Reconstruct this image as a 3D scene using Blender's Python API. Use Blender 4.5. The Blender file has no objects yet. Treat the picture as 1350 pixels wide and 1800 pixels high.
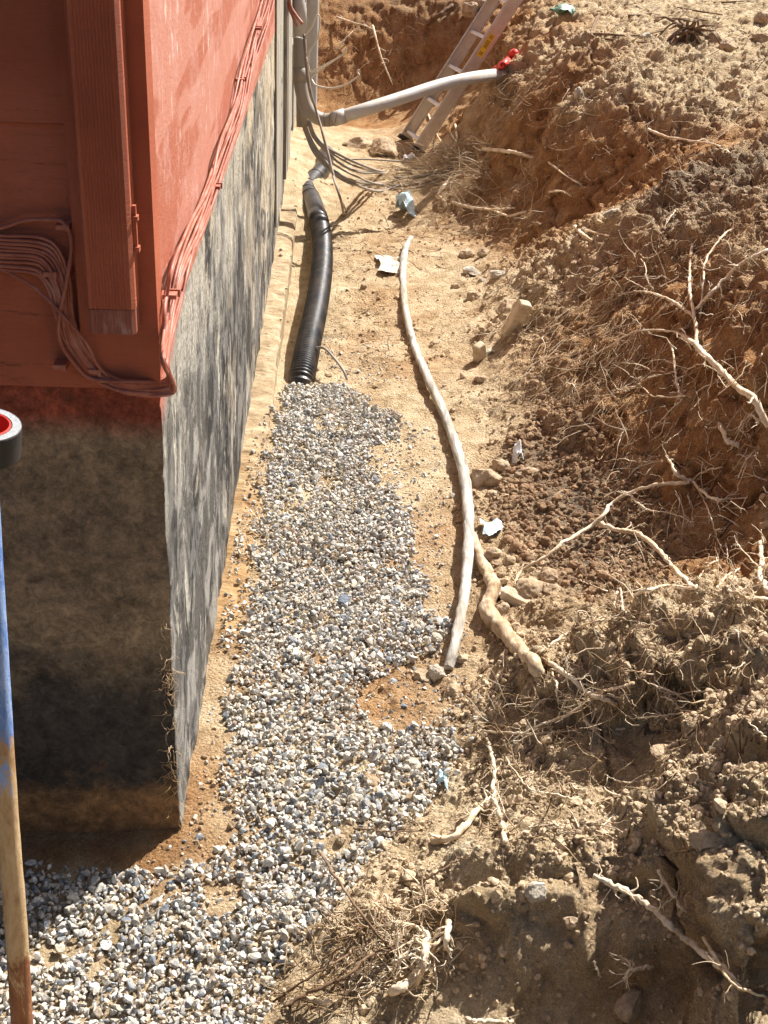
import bpy, math, random
import numpy as np
from mathutils import Vector, Matrix

# ------------------------------------------------------------------ camera, sky, sun, exposure
scene = bpy.context.scene
F = 2171.0; CX, CY = 675.0, 900.0; W0, H0 = 1350.0, 1800.0
CAMH = 2.0
def nrm(v):
    v = np.array(v, float); return v/np.linalg.norm(v)
_up = -nrm([480-CX, -(4900-CY), -F])
_fw = nrm([600-CX, CY+250, -F]); _fw = nrm(_fw-_up*np.dot(_fw, _up))
RW = np.array([np.cross(_fw, _up), _fw, _up])          # rows: world X, Y, Z in camera space
CAM = np.array([0, 0, CAMH])
cd = bpy.data.cameras.new('camera'); cam = bpy.data.objects.new('camera', cd)
scene.collection.objects.link(cam); scene.camera = cam
cd.sensor_fit = 'VERTICAL'; cd.sensor_height = 24; cd.lens = 24*F/H0
cd.clip_start = 0.02; cd.clip_end = 500
M4 = Matrix([list(RW[i])+[CAM[i]] for i in range(3)]+[[0, 0, 0, 1]])
cam.matrix_world = M4

SUN_EL, SUN_AZ = 49.0, 42.0           # azimuth measured from +Y towards +X
w = bpy.data.worlds.new('World'); scene.world = w; w.use_nodes = True
wn = w.node_tree.nodes; wl = w.node_tree.links; wn.clear()
sky = wn.new('ShaderNodeTexSky'); sky.sky_type = 'NISHITA'; sky.sun_disc = False
sky.sun_elevation = math.radians(SUN_EL); sky.sun_rotation = math.radians(SUN_AZ); sky.dust_density = 4.0; sky.ozone_density = 0.4
bg = wn.new('ShaderNodeBackground'); bg.inputs[1].default_value = 0.056
wo = wn.new('ShaderNodeOutputWorld'); wl.new(sky.outputs[0], bg.inputs[0]); wl.new(bg.outputs[0], wo.inputs[0])
sd = bpy.data.lights.new('sun', 'SUN'); sd.energy = 5.0; sd.angle = math.radians(0.5); sd.color = (1, 0.965, 0.91)
sun = bpy.data.objects.new('sun', sd); scene.collection.objects.link(sun)
e, a = math.radians(SUN_EL), math.radians(SUN_AZ)
SUNV = Vector((math.cos(e)*math.sin(a), math.cos(e)*math.cos(a), math.sin(e)))
sun.rotation_euler = SUNV.to_track_quat('Z', 'Y').to_euler(); sun.location = (4, 6, 8)
scene.view_settings.view_transform = 'Standard'; scene.view_settings.look = 'None'
scene.view_settings.gamma = 1; scene.view_settings.exposure = 1.02
scene.cycles.max_bounces = 6; scene.cycles.diffuse_bounces = 3

random.seed(7); rng = np.random.default_rng(11)

# ------------------------------------------------------------------ survey helper: sight lines measured on the site
def ray(px, py): return nrm(RW @ np.array([px-CX, -(py-CY), -F]))
def at(px, py, z=None, y=None, x=None):
    d = ray(px, py)
    if z is not None: t = (z-CAM[2])/d[2]
    elif y is not None: t = (y-CAM[1])/d[1]
    else: t = (x-CAM[0])/d[0]
    return CAM+t*d

# ------------------------------------------------------------------ noise
def _h(ix, iy, iz, s):
    h = (ix.astype(np.uint32)*np.uint32(374761393) + iy.astype(np.uint32)*np.uint32(668265263)
         + iz.astype(np.uint32)*np.uint32(2147483647-58) + np.uint32((s*974711) & 0xffffffff))
    h = (h ^ (h >> np.uint32(13)))*np.uint32(1274126177)
    h = (h ^ (h >> np.uint32(15)))*np.uint32(2246822519)
    return ((h ^ (h >> np.uint32(16))) & np.uint32(0xffffff)).astype(np.float32)/np.float32(0xffffff)
def vnoise(P, sc, s=0):
    """value noise in -1..1, P (n,3)"""
    q = (P*sc+1000.0); i = np.floor(q).astype(np.int64); f = (q-i).astype(np.float32); f = f*f*f*(f*(f*6-15)+10)
    r = 0
    for dx in (0, 1):
        for dy in (0, 1):
            for dz in (0, 1):
                wgt = (f[:, 0] if dx else 1-f[:, 0])*(f[:, 1] if dy else 1-f[:, 1])*(f[:, 2] if dz else 1-f[:, 2])
                r = r+wgt*_h(i[:, 0]+dx, i[:, 1]+dy, i[:, 2]+dz, s)
    return r*2-1
def fbm(P, sc, octv=4, s=0, gain=.5, lac=2.1):
    a_, r, n_ = 1.0, 0, 0
    for k in range(octv):
        r = r+a_*vnoise(P, sc*lac**k, s+k*7); n_ += a_; a_ *= gain
    return r/n_
def worley(P, sc, s=0):
    """F1 distance (2-D-ish cells in 3-D)"""
    q = P*sc+1000.0; i = np.floor(q).astype(np.int64); best = np.full(len(P), 9.0, np.float32)
    for dx in (-1, 0, 1):
        for dy in (-1, 0, 1):
            for dz in (-1, 0, 1):
                c = i+np.array([dx, dy, dz])
                px = c[:, 0]+_h(c[:, 0], c[:, 1], c[:, 2], s)-q[:, 0]
                py = c[:, 1]+_h(c[:, 0], c[:, 1], c[:, 2], s+1)-q[:, 1]
                pz = c[:, 2]+_h(c[:, 0], c[:, 1], c[:, 2], s+2)-q[:, 2]
                best = np.minimum(best, (px*px+py*py+pz*pz).astype(np.float32))
    return np.sqrt(best)

# ------------------------------------------------------------------ object helpers
def link(o): scene.collection.objects.link(o); return o
def tag(o, label=None, cat=None, group=None, kind=None):
    if label: o['label'] = label
    if cat: o['category'] = cat
    if group: o['group'] = group
    if kind: o['kind'] = kind
    return o
def empty(name, loc=(0, 0, 0)):
    o = bpy.data.objects.new(name, None); o.location = loc; o.empty_display_size = .1; return link(o)
def mk(name, V, Fc, mat, parent=None, smooth=False, col=None):
    """one mesh object; V world coordinates"""
    me = bpy.data.meshes.new(name)
    V = np.asarray(V, dtype=np.float32)
    if isinstance(Fc, np.ndarray):
        n, k = Fc.shape
        me.vertices.add(len(V)); me.vertices.foreach_set('co', V.ravel())
        me.loops.add(n*k); me.loops.foreach_set('vertex_index', Fc.astype(np.int32).ravel())
        me.polygons.add(n); me.polygons.foreach_set('loop_start', np.arange(0, n*k, k, dtype=np.int32))
        me.polygons.foreach_set('loop_total', np.full(n, k, np.int32))
        me.update(calc_edges=True)
    else:
        me.from_pydata([tuple(map(float, v)) for v in V], [], Fc)
    me.materials.append(mat)
    me.polygons.foreach_set('use_smooth', np.full(len(me.polygons), smooth, bool))
    if col:
        for nm, arr in col.items():
            at_ = me.attributes.new(nm, 'FLOAT_COLOR', 'POINT')
            at_.data.foreach_set('color', np.asarray(arr, np.float32).ravel())
    o = link(bpy.data.objects.new(name, me))
    if parent is not None:
        o.parent = parent; o.matrix_parent_inverse = Matrix.Translation(-Vector(parent.location))
    return o
class MB:
    def __init__(s): s.v = []; s.f = []
    def add(s, V, Fc):
        b = len(s.v); s.v += [tuple(map(float, q)) for q in V]; s.f += [tuple(b+i for i in q) for q in Fc]; return s
    def box(s, lo, hi, bev=0.0):
        x0, y0, z0 = lo; x1, y1, z1 = hi
        V = [(x, y, z) for x in (x0, x1) for y in (y0, y1) for z in (z0, z1)]
        return s.add(V, [(0, 1, 3, 2), (4, 6, 7, 5), (0, 4, 5, 1), (2, 3, 7, 6), (0, 2, 6, 4), (1, 5, 7, 3)])
    def obox(s, c, ax, ay, az):
        """oriented box: centre and three half-axis vectors"""
        c, ax, ay, az = map(np.asarray, (c, ax, ay, az))
        V = [c+i*ax+j*ay+k*az for i in (-1, 1) for j in (-1, 1) for k in (-1, 1)]
        return s.add(V, [(0, 1, 3, 2), (4, 6, 7, 5), (0, 4, 5, 1), (2, 3, 7, 6), (0, 2, 6, 4), (1, 5, 7, 3)])
    def prism(s, prof, c0, ex, ey, ez, cap=True):
        """profile points (a,b) in the ex,ey plane swept from c0 along vector ez"""
        c0, ex, ey, ez = map(np.asarray, (c0, ex, ey, ez)); n_ = len(prof)
        V = [c0+a_*ex+b_*ey for a_, b_ in prof]+[c0+a_*ex+b_*ey+ez for a_, b_ in prof]
        Fc = [(i, (i+1) % n_, n_+(i+1) % n_, n_+i) for i in range(n_)]
        if cap: Fc += [tuple(range(n_))[::-1], tuple(range(n_, 2*n_))]
        return s.add(V, Fc)
    def tube(s, P, r, seg=10, cap=True, wob=0, ell=1.0):
        V, Fc = tube(P, r, seg, cap, wob, ell); return s.add(V, Fc)
    def build(s, name, mat, parent=None, smooth=False): return mk(name, s.v, s.f, mat, parent, smooth)
def crom(P, n_=8):
    """Catmull-Rom through control points"""
    P = [np.asarray(p, float) for p in P]
    Q = [2*P[0]-P[1]]+P+[2*P[-1]-P[-2]]; out = []
    for i in range(1, len(Q)-2):
        for k in range(n_):
            t = k/n_; a_, b_, c_, d_ = Q[i-1], Q[i], Q[i+1], Q[i+2]
            out.append(.5*((2*b_)+(-a_+c_)*t+(2*a_-5*b_+4*c_-d_)*t*t+(-a_+3*b_-3*c_+d_)*t**3))
    out.append(P[-1]); return np.array(out)
def tube(P, r, seg=10, cap=True, wob=0, ell=1.0):
    P = np.asarray(P, float); n_ = len(P)
    r = np.full(n_, r) if np.isscalar(r) else np.asarray(r, float)
    T = np.gradient(P, axis=0); T /= np.linalg.norm(T, axis=1)[:, None]+1e-12
    N = np.cross(T[0], [0, 0, 1.0]);
    if np.linalg.norm(N) < 1e-3: N = np.cross(T[0], [1.0, 0, 0])
    N /= np.linalg.norm(N); V = []
    ph = np.arange(seg)*2*math.pi/seg
    for i in range(n_):
        N = N-T[i]*np.dot(N, T[i]); N /= np.linalg.norm(N); B = np.cross(T[i], N)
        rr = np.full(seg, r[i])
        V += [P[i]+rr[k]*(math.cos(ph[k])*N+ell*math.sin(ph[k])*B) for k in range(seg)]
    if wob:
        VA = np.array(V); C_ = np.repeat(P, seg, 0); R_ = np.repeat(r, seg); k_ = 1/(1.6*max(r.max(), .003))
        VA = C_+(VA-C_)*(1+wob*(vnoise(VA, k_, 4)+.6*vnoise(VA, k_*2.6, 5)))[:, None]; V = list(VA)
    Fc = [(i*seg+k, i*seg+(k+1) % seg, (i+1)*seg+(k+1) % seg, (i+1)*seg+k) for i in range(n_-1) for k in range(seg)]
    if cap: Fc += [tuple(range(seg))[::-1], tuple(range((n_-1)*seg, n_*seg))]
    return V, Fc
np.random.seed(5)

# ------------------------------------------------------------------ materials
def mat(name, base=(.5, .5, .5), rough=.8, metal=0, spec=.3):
    m = bpy.data.materials.new(name); m.use_nodes = True; nt = m.node_tree
    b = nt.nodes['Principled BSDF']; b.inputs['Base Color'].default_value = (*base, 1)
    b.inputs['Roughness'].default_value = rough; b.inputs['Metallic'].default_value = metal
    b.inputs['Specular IOR Level'].default_value = spec
    return m, nt, b
class NT:
    def __init__(s, nt): s.nt = nt; s.n = nt.nodes; s.l = nt.links
    def co(s, scale=(1, 1, 1), rot=(0, 0, 0)):
        t = s.n.new('ShaderNodeNewGeometry'); m = s.n.new('ShaderNodeMapping')
        m.inputs['Scale'].default_value = scale; m.inputs['Rotation'].default_value = rot
        s.l.new(t.outputs['Position'], m.inputs[0]); return m.outputs[0]
    def oco(s, scale=(1, 1, 1)):
        t = s.n.new('ShaderNodeTexCoord'); m = s.n.new('ShaderNodeMapping'); m.inputs['Scale'].default_value = scale
        s.l.new(t.outputs['Object'], m.inputs[0]); return m.outputs[0]
    def noise(s, vec, sc, det=6, rough=.6, dist=0):
        t = s.n.new('ShaderNodeTexNoise'); s.l.new(vec, t.inputs['Vector'])
        t.inputs['Scale'].default_value = sc; t.inputs['Detail'].default_value = det
        t.inputs['Roughness'].default_value = rough; t.inputs['Distortion'].default_value = dist
        return t.outputs[0]
    def vor(s, vec, sc, feat='F1'):
        t = s.n.new('ShaderNodeTexVoronoi'); s.l.new(vec, t.inputs['Vector']); t.feature = feat
        t.inputs['Scale'].default_value = sc; return t.outputs['Distance']
    def ramp(s, fac, stops, interp='LINEAR'):
        t = s.n.new('ShaderNodeValToRGB'); s.l.new(fac, t.inputs[0]); cr = t.color_ramp; cr.interpolation = interp
        while len(cr.elements) < len(stops): cr.elements.new(.5)
        for el, (p, c) in zip(cr.elements, stops):
            el.position = p; el.color = (*c, 1) if len(c) == 3 else c
        return t.outputs[0]
    def g(s, fac, a_, b_):
        """smooth 0..1 mask between a_ and b_"""
        t = s.n.new('ShaderNodeMapRange'); s.l.new(fac, t.inputs[0]); t.clamp = True
        t.inputs[1].default_value = a_; t.inputs[2].default_value = b_; return t.outputs[0]
    def mix(s, fac, a_, b_, mode='MIX'):
        t = s.n.new('ShaderNodeMix'); t.data_type = 'RGBA'; t.blend_type = mode
        for inp, v in ((t.inputs[0], fac), (t.inputs[6], a_), (t.inputs[7], b_)):
            if isinstance(v, (int, float)): inp.default_value = v
            elif isinstance(v, tuple): inp.default_value = (*v, 1)
            else: s.l.new(v, inp)
        return t.outputs[2]
    def math(s, op, a_, b_=0, c_=0):
        t = s.n.new('ShaderNodeMath'); t.operation = op
        for inp, v in zip(t.inputs, (a_, b_, c_)):
            if isinstance(v, (int, float)): inp.default_value = v
            else: s.l.new(v, inp)
        return t.outputs[0]
    def sep(s, vec):
        t = s.n.new('ShaderNodeSeparateXYZ'); s.l.new(vec, t.inputs[0]); return t.outputs
    def attr(s, name):
        t = s.n.new('ShaderNodeAttribute'); t.attribute_name = name; return t
    def bump(s, h, strength=.5, dist=.01, prev=None):
        t = s.n.new('ShaderNodeBump'); s.l.new(h, t.inputs['Height'])
        t.inputs['Strength'].default_value = strength; t.inputs['Distance'].default_value = dist
        if prev is not None: s.l.new(prev, t.inputs['Normal'])
        return t.outputs[0]

def soil_material():
    m, nt, b = mat('soil', rough=.95, spec=.1); N = NT(nt); c = N.co()
    at_ = N.attr('zone'); z = N.sep(at_.outputs['Color'])      # x tone, y humus, z crumb
    n1 = N.noise(c, 9, 8, .65); n2 = N.noise(c, 60, 6, .7); n3 = N.noise(c, 2.3, 4, .5)
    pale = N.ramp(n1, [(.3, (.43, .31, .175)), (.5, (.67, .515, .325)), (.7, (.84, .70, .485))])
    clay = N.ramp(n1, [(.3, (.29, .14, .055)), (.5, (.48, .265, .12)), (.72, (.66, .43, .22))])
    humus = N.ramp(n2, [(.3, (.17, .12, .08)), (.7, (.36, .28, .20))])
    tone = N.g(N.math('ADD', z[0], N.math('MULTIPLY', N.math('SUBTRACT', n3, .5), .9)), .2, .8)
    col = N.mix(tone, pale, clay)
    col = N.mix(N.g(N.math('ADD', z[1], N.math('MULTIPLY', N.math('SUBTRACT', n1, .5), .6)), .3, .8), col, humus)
    col = N.mix(N.g(n2, .3, .75), N.mix(.0, col, col), N.mix(1.0, col, (1.25, 1.22, 1.18), 'MULTIPLY'))
    col = N.mix(1, col, N.ramp(N.noise(c, 330, 4, .8), [(.32, (.55, .52, .48)), (.5, (1, 1, 1)), (.66, (1.3, 1.3, 1.3))]), 'MULTIPLY')
    damp = N.g(N.noise(N.co((1, 1, 1)), 5.5, 5, .6, .6), .64, .74)
    col = N.mix(N.math('MULTIPLY', damp, .5), col, (.27, .14, .055))
    nt.links.new(col, b.inputs['Base Color'])
    h = N.math('ADD', N.math('MULTIPLY', N.noise(c, 170, 8, .8), 1.3), N.math('MULTIPLY', N.vor(c, 120), -.9))
    nt.links.new(N.bump(h, .95, .016, N.bump(N.noise(c, 35, 6, .7), .6, .03)), b.inputs['Normal'])
    return m
M_SOIL = soil_material()
def clod_material():
    m, nt, b = mat('soil_clods', rough=.95, spec=.1); N = NT(nt)
    a_ = N.attr('col').outputs['Color']; n1 = N.noise(N.co(), 140, 5, .7)
    nt.links.new(N.mix(1.0, a_, N.ramp(n1, [(.25, (.6, .58, .55)), (.75, (1.25, 1.25, 1.25))]), 'MULTIPLY'), b.inputs['Base Color'])
    nt.links.new(N.bump(N.noise(N.co(), 260, 6, .75), .8, .006), b.inputs['Normal']); return m
M_CLOD = clod_material()
def gravel_material():
    m, nt, b = mat('crushed_stone', rough=.75, spec=.25); N = NT(nt)
    a_ = N.attr('col').outputs['Color']; c = N.co()
    n1 = N.noise(c, 170, 5, .7); n2 = N.noise(c, 60, 3, .6, .8)
    col = N.mix(1.0, a_, N.ramp(n1, [(.3, (.45, .44, .43)), (.5, (.95, .95, .94)), (.7, (1.25, 1.23, 1.2))]), 'MULTIPLY')
    col = N.mix(N.math('MULTIPLY', N.g(n2, .5, .66), .6), col, (.48, .38, .26))
    nt.links.new(col, b.inputs['Base Color'])
    nt.links.new(N.bump(n1, .35, .004), b.inputs['Normal']); return m
M_GRAV = gravel_material()
def rock_material(name, c0, c1, c2):
    m, nt, b = mat(name, rough=.9, spec=.15); N = NT(nt); c = N.co()
    n1 = N.noise(c, 25, 8, .7, .4); n2 = N.noise(c, 220, 4, .7)
    nt.links.new(N.mix(N.g(n2, .55, .7), N.ramp(n1, [(.3, c0), (.5, c1), (.7, c2)]), c2), b.inputs['Base Color'])
    nt.links.new(N.bump(N.math('ADD', n1, N.math('MULTIPLY', n2, .4)), .8, .01), b.inputs['Normal']); return m
M_ROCK = rock_material('tan_stone', (.22, .14, .08), (.42, .31, .2), (.56, .45, .32))
M_ROCKG = rock_material('grey_stone', (.26, .22, .17), (.50, .44, .35), (.68, .62, .5))
M_BRICK = rock_material('pale_masonry', (.40, .30, .2), (.62, .5, .34), (.72, .63, .48))
def wood_material(name, cs, sc=1.0, st=(1, 1, 1)):
    m, nt, b = mat(name, rough=.85, spec=.2); N = NT(nt); c = N.co(st)
    n1 = N.noise(c, 30*sc, 8, .7, .8); n2 = N.noise(c, 7*sc, 4, .6); n3 = N.noise(c, 240*sc, 4, .7)
    col = N.ramp(n1, [(.32, cs[0]), (.5, cs[1]), (.68, cs[2])])
    col = N.mix(N.g(n2, .45, .65), col, N.mix(1, col, (.75, .66, .55), 'MULTIPLY'))
    nt.links.new(col, b.inputs['Base Color'])
    nt.links.new(N.bump(N.math('ADD', n1, N.math('MULTIPLY', n3, .4)), .7, .006), b.inputs['Normal']); return m
M_ROOT = wood_material('pale_root', ((.50, .35, .21), (.76, .64, .47), (.84, .76, .63)))
M_ROOTD = wood_material('dark_root', ((.10, .06, .035), (.20, .13, .08), (.30, .21, .14)))
M_LIMB = wood_material('weathered_limb', ((.20, .18, .15), (.45, .42, .37), (.68, .645, .585)), 1.5, (1, .12, 1))
M_BARK = wood_material('barked_root', ((.20, .12, .06), (.50, .38, .25), (.72, .61, .46)), 1.3, (1, .3, .6))
M_STRAW = wood_material('root_hair', ((.34, .22, .12), (.54, .40, .25), (.72, .58, .40)))

def red_paint(name, diag=False, lapgroove=0, worn=0.4):
    m, nt, b = mat(name, rough=.55, spec=.35); N = NT(nt); c = N.co()
    n1 = N.noise(c, 4, 5, .6); n2 = N.noise(c, 80, 6, .75)
    col = N.ramp(n1, [(.3, (.38, .095, .045)), (.55, (.46, .125, .062)), (.75, (.52, .155, .085))])
    if diag:
        cc = N.co((1, 1, 1), (math.radians(0), 0, 0)); s_ = N.sep(N.co())
        d_ = N.math('ADD', N.math('MULTIPLY', s_[1], -.05), N.math('MULTIPLY', s_[2], 1.0))
        cb = N.n.new('ShaderNodeCombineXYZ'); nt.links.new(d_, cb.inputs[0])
        e_ = N.math('ADD', N.math('MULTIPLY', s_[1], 1.0), N.math('MULTIPLY', s_[2], .05))
        nt.links.new(N.math('MULTIPLY', e_, .12), cb.inputs[1])
        st = N.noise(cb.outputs[0], 9, 2, .5); fine = N.noise(cb.outputs[0], 60, 4, .7)
        col = N.mix(N.g(st, .47, .50), (.42, .125, .07), (.52, .215, .15))
        col = N.mix(N.math('MULTIPLY', N.g(fine, .4, .7), .25), col, (.56, .27, .21))
        rag = N.math('MULTIPLY', N.g(N.noise(c, 7, 8, .75, .5), .5, .56), N.g(N.noise(N.co((1, 1, .6)), 30, 8, .8), .42, .55))
        col = N.mix(N.math('MULTIPLY', rag, .65), col, (.60, .33, .28))
        sc_ = N.noise(N.co((1, 1.0, .35)), 26, 4, .65)
        sc2 = N.noise(N.co((1, 1, .6), (0, 0, 0)), 3.0, 3, .5)
        fl = N.math('MULTIPLY', N.g(sc_, .60, .66), N.g(sc2, .48, .56))
        col = N.mix(fl, col, (.74, .60, .52))
    else:
        spk = N.noise(N.co((1, 1, 1)), 35, 8, .8)
        col = N.mix(N.math('MULTIPLY', N.g(spk, .62, .72), worn), col, (.16, .06, .04))
        col = N.mix(N.math('MULTIPLY', N.g(N.noise(N.co((.5, .5, 7), (0, 0, 0)), 12, 8, .8, .6), .60, .63), worn), col, (.13, .04, .025))
        col = N.mix(N.math('MULTIPLY', N.g(N.noise(N.co((.5, .5, 5)), 26, 8, .85), .5, .7), worn*.45), col, (.22, .07, .035))
    nt.links.new(col, b.inputs['Base Color'])
    gr = N.noise(N.co((1, 1, 5)) if not diag else c, 40, 8, .8)
    nt.links.new(N.bump(N.math('ADD', gr, N.math('MULTIPLY', n2, .4)), .55, .008), b.inputs['Normal'])
    return m
M_RED_F = red_paint('red_siding_paint', worn=.7)
M_RED_S = red_paint('red_wall_paint', diag=True)
M_RED_T = red_paint('red_trim_paint', worn=.15)
def cable_paint():
    m, nt, b = mat('painted_cable', rough=.5, spec=.4); N = NT(nt); c = N.co(); n1 = N.noise(c, 12, 5, .7)
    nt.links.new(N.ramp(n1, [(.3, (.24, .065, .038)), (.5, (.36, .115, .072)), (.72, (.52, .24, .18))]), b.inputs['Base Color'])
    nt.links.new(N.bump(N.noise(c, 200, 3), .2, .002), b.inputs['Normal']); return m
M_CABLE = cable_paint()
def foundation_material():
    m, nt, b = mat('tarred_concrete', rough=.8, spec=.25); N = NT(nt); c = N.co(); s_ = N.sep(c)
    geo = N.n.new('ShaderNodeNewGeometry'); nn = N.sep(geo.outputs['True Normal'])
    x, y, z = s_[0], s_[1], s_[2]
    blot = N.noise(c, 5, 8, .7, .3); fine = N.noise(c, 70, 8, .75); med = N.noise(c, 18, 8, .7, .5)
    # --- side face: cement grey with black tar and pale lime running down in drips
    drip = N.noise(N.co((1, .45, .40)), 5.5, 9, .62, .9); drip2 = N.noise(N.co((1, .5, .42)), 15, 7, .62, .8)
    big = N.noise(N.co((1, .6, .6)), 3.0, 7, .65, .7); pit = N.noise(N.co((1, .6, .4)), 14, 12, .78, .6)
    grey = N.ramp(fine, [(.34, (.22, .195, .155)), (.5, (.42, .385, .32)), (.66, (.64, .60, .52))])
    wood = N.ramp(drip2, [(.3, (.17, .14, .10)), (.48, (.44, .37, .27)), (.65, (.68, .60, .46))])
    far = N.g(N.math('ADD', y, N.math('MULTIPLY', N.math('SUBTRACT', blot, .5), 5)), 3.2, 5.0)
    side = N.mix(far, grey, wood)
    tan = N.g(big, .52, .60)
    side = N.mix(N.math('MULTIPLY', tan, .8), side, N.ramp(fine, [(.35, (.30, .21, .12)), (.65, (.74, .61, .42))]))
    low = N.g(N.math('ADD', z, N.math('MULTIPLY', N.math('SUBTRACT', drip, .5), 3.4)), 1.0, .75)
    nearb = N.g(y, 6.5, 3.0)
    side = N.mix(N.math('MULTIPLY', N.math('MULTIPLY', low, nearb), .85), side, N.mix(N.g(drip2, .47, .58), (.055, .052, .05), (.33, .315, .285)))
    tar = N.math('MULTIPLY', N.g(drip, .52, .56), N.g(N.math('ADD', drip2, N.math('MULTIPLY', big, .6)), .66, .78))
    side = N.mix(N.math('MULTIPLY', tar, .95), side, N.mix(N.g(drip2, .48, .58), (.018, .018, .019), (.16, .155, .15)))
    tar2 = N.math('MULTIPLY', N.g(N.noise(N.co((1, .5, .5)), 3.2, 6, .58, .5), .50, .56), N.g(z, 1.16, .9))
    side = N.mix(N.math('MULTIPLY', tar2, .85), side, N.mix(N.g(drip2, .46, .6), (.022, .022, .022), (.20, .19, .175)))
    side = N.mix(N.g(pit, .64, .69), side, (.03, .028, .025))
    lime = N.math('MULTIPLY', N.g(N.noise(N.co((1, .8, .22)), 9, 8, .66, .6), .59, .63), .75)
    side = N.mix(lime, side, N.mix(N.g(fine, .4, .6), (.48, .44, .35), (.78, .74, .62)))
    # --- front face (end wall)
    zz = N.math('ADD', z, N.math('MULTIPLY', N.math('SUBTRACT', blot, .5), N.math('ADD', .06, N.math('MULTIPLY', N.g(z, .95, .6), .34))))
    fr = N.ramp(N.math('DIVIDE', zz, 1.2), [(.0, (.22, .125, .06)), (.05, (.32, .18, .08)), (.085, (.26, .15, .07)),
            (.15, (.06, .052, .045)), (.34, (.085, .074, .062)), (.46, (.36, .27, .17)), (.62, (.25, .185, .125)), (.72, (.29, .215, .14)), (.83, (.34, .25, .16)), (.87, (.36, .09, .05)), (1, (.40, .10, .055))])
    bristle = N.noise(N.co((1, 1, 3.2), (0, .7, 0)), 26, 8, .8, 1.2); crisp = N.noise(c, 38, 14, .82, .3); crisp2 = N.noise(c, 11, 14, .78, .5)
    fr = N.mix(1, fr, N.ramp(crisp, [(.36, (.45, .43, .42)), (.5, (.95, .95, .95)), (.62, (1.6, 1.52, 1.45))]), 'MULTIPLY')
    fr = N.mix(N.math('MULTIPLY', N.g(crisp2, .5, .56), .38), fr, N.mix(1, fr, (.30, .30, .32), 'MULTIPLY'))
    tanp = N.math('MULTIPLY', N.g(crisp2, .58, .62), N.g(z, .45, .6)); fr = N.mix(N.math('MULTIPLY', tanp, .3), fr, (.34, .24, .13))
    fr = N.mix(N.math('MULTIPLY', N.g(bristle, .60, .66), .5), fr, N.mix(N.g(z, .35, .6), (.20, .18, .155), (.30, .20, .11)))
    front = N.g(nn[1], -.5, -.8)
    col = N.mix(front, side, fr)
    # red paint slopped over the top edge of the side
    edge = N.math('SUBTRACT', z, N.math('MULTIPLY', N.g(y, 2.1, 2.6), .14))
    edge = N.math('ADD', edge, N.math('MULTIPLY', N.math('SUBTRACT', N.noise(N.co((1, 1, .4)), 14, 6, .7), .5), .12))
    redm = N.math('MULTIPLY', N.g(edge, 1.0, 1.04), N.math('SUBTRACT', 1, front))
    redm = N.math('MULTIPLY', redm, N.g(y, 3.2, 2.2))
    col = N.mix(redm, col, (.50, .20, .15))
    nt.links.new(col, b.inputs['Base Color'])
    h = N.math('ADD', N.math('ADD', fine, N.math('MULTIPLY', drip2, .4)), N.math('MULTIPLY', bristle, N.math('MULTIPLY', front, .35)))
    nt.links.new(N.bump(h, .8, .012, N.bump(drip, .5, .05)), b.inputs['Normal']); return m
M_FOUND = foundation_material()
def plank_material():
    m, nt, b = mat('weathered_plank', rough=.9, spec=.15); N = NT(nt)
    g1 = N.noise(N.co((1, 1, .06)), 45, 8, .75, .4); g2 = N.noise(N.co(), 6, 5, .6)
    nt.links.new(N.mix(N.g(g2, .4, .7), N.ramp(g1, [(.3, (.10, .09, .075)), (.5, (.36, .33, .28)), (.7, (.60, .56, .48))]), (.48, .42, .32)), b.inputs['Base Color'])
    nt.links.new(N.bump(g1, .9, .015), b.inputs['Normal']); return m
M_PLANK = plank_material()
def footing_material():
    m, nt, b = mat('dusty_footing', rough=.95, spec=.1); N = NT(nt); c = N.co()
    n1 = N.noise(c, 12, 8, .7, .3); n2 = N.noise(c, 90, 6, .75)
    near = N.g(N.math('ADD', N.sep(c)[1], N.math('MULTIPLY', N.math('SUBTRACT', n1, .5), 1.5)), 4.4, 3.4)
    col = N.ramp(n1, [(.3, (.24, .165, .095)), (.5, (.40, .30, .185)), (.7, (.56, .45, .31))])
    col = N.mix(N.math('MULTIPLY', near, .85), col, N.ramp(n1, [(.3, (.30, .17, .07)), (.6, (.46, .29, .14))]))
    col = N.mix(N.g(n2, .6, .7), col, (.33, .23, .13))
    nt.links.new(col, b.inputs['Base Color']); nt.links.new(N.bump(N.math('ADD', n1, n2), .7, .012), b.inputs['Normal']); return m
M_FOOT = footing_material()
def dusty(name, base, dust, amt=.5, rough=.5, metal=0, sc=14, spec=.4):
    m, nt, b = mat(name, rough=rough, metal=metal, spec=spec); N = NT(nt); c = N.co()
    n1 = N.noise(c, sc, 7, .7, .4)
    f_ = N.math('MULTIPLY', N.g(n1, .42, .68), amt)
    nt.links.new(N.mix(f_, base, dust), b.inputs['Base Color'])
    nt.links.new(N.g(n1, .8, .2), b.inputs['Roughness']) if False else None
    nt.links.new(N.bump(N.noise(c, 160, 5, .7), .25, .003), b.inputs['Normal']); return m
M_PVC = dusty('grey_pvc', (.50, .48, .45), (.46, .36, .25), .75)
M_PVCD = dusty('grey_pvc_dirty', (.30, .27, .23), (.38, .28, .18), .8)
M_BLACK = dusty('black_plastic_pipe', (.012, .013, .016), (.16, .12, .085), .45, rough=.38, spec=.5)
M_TAPE = dusty('black_tape', (.018, .018, .02), (.08, .07, .06), .4, rough=.5)
M_GCABLE = dusty('grey_cable', (.26, .23, .20), (.42, .33, .23), .7, rough=.6)
M_BCABLE = dusty('brown_cable', (.16, .11, .08), (.38, .28, .19), .7, rough=.6)
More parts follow.
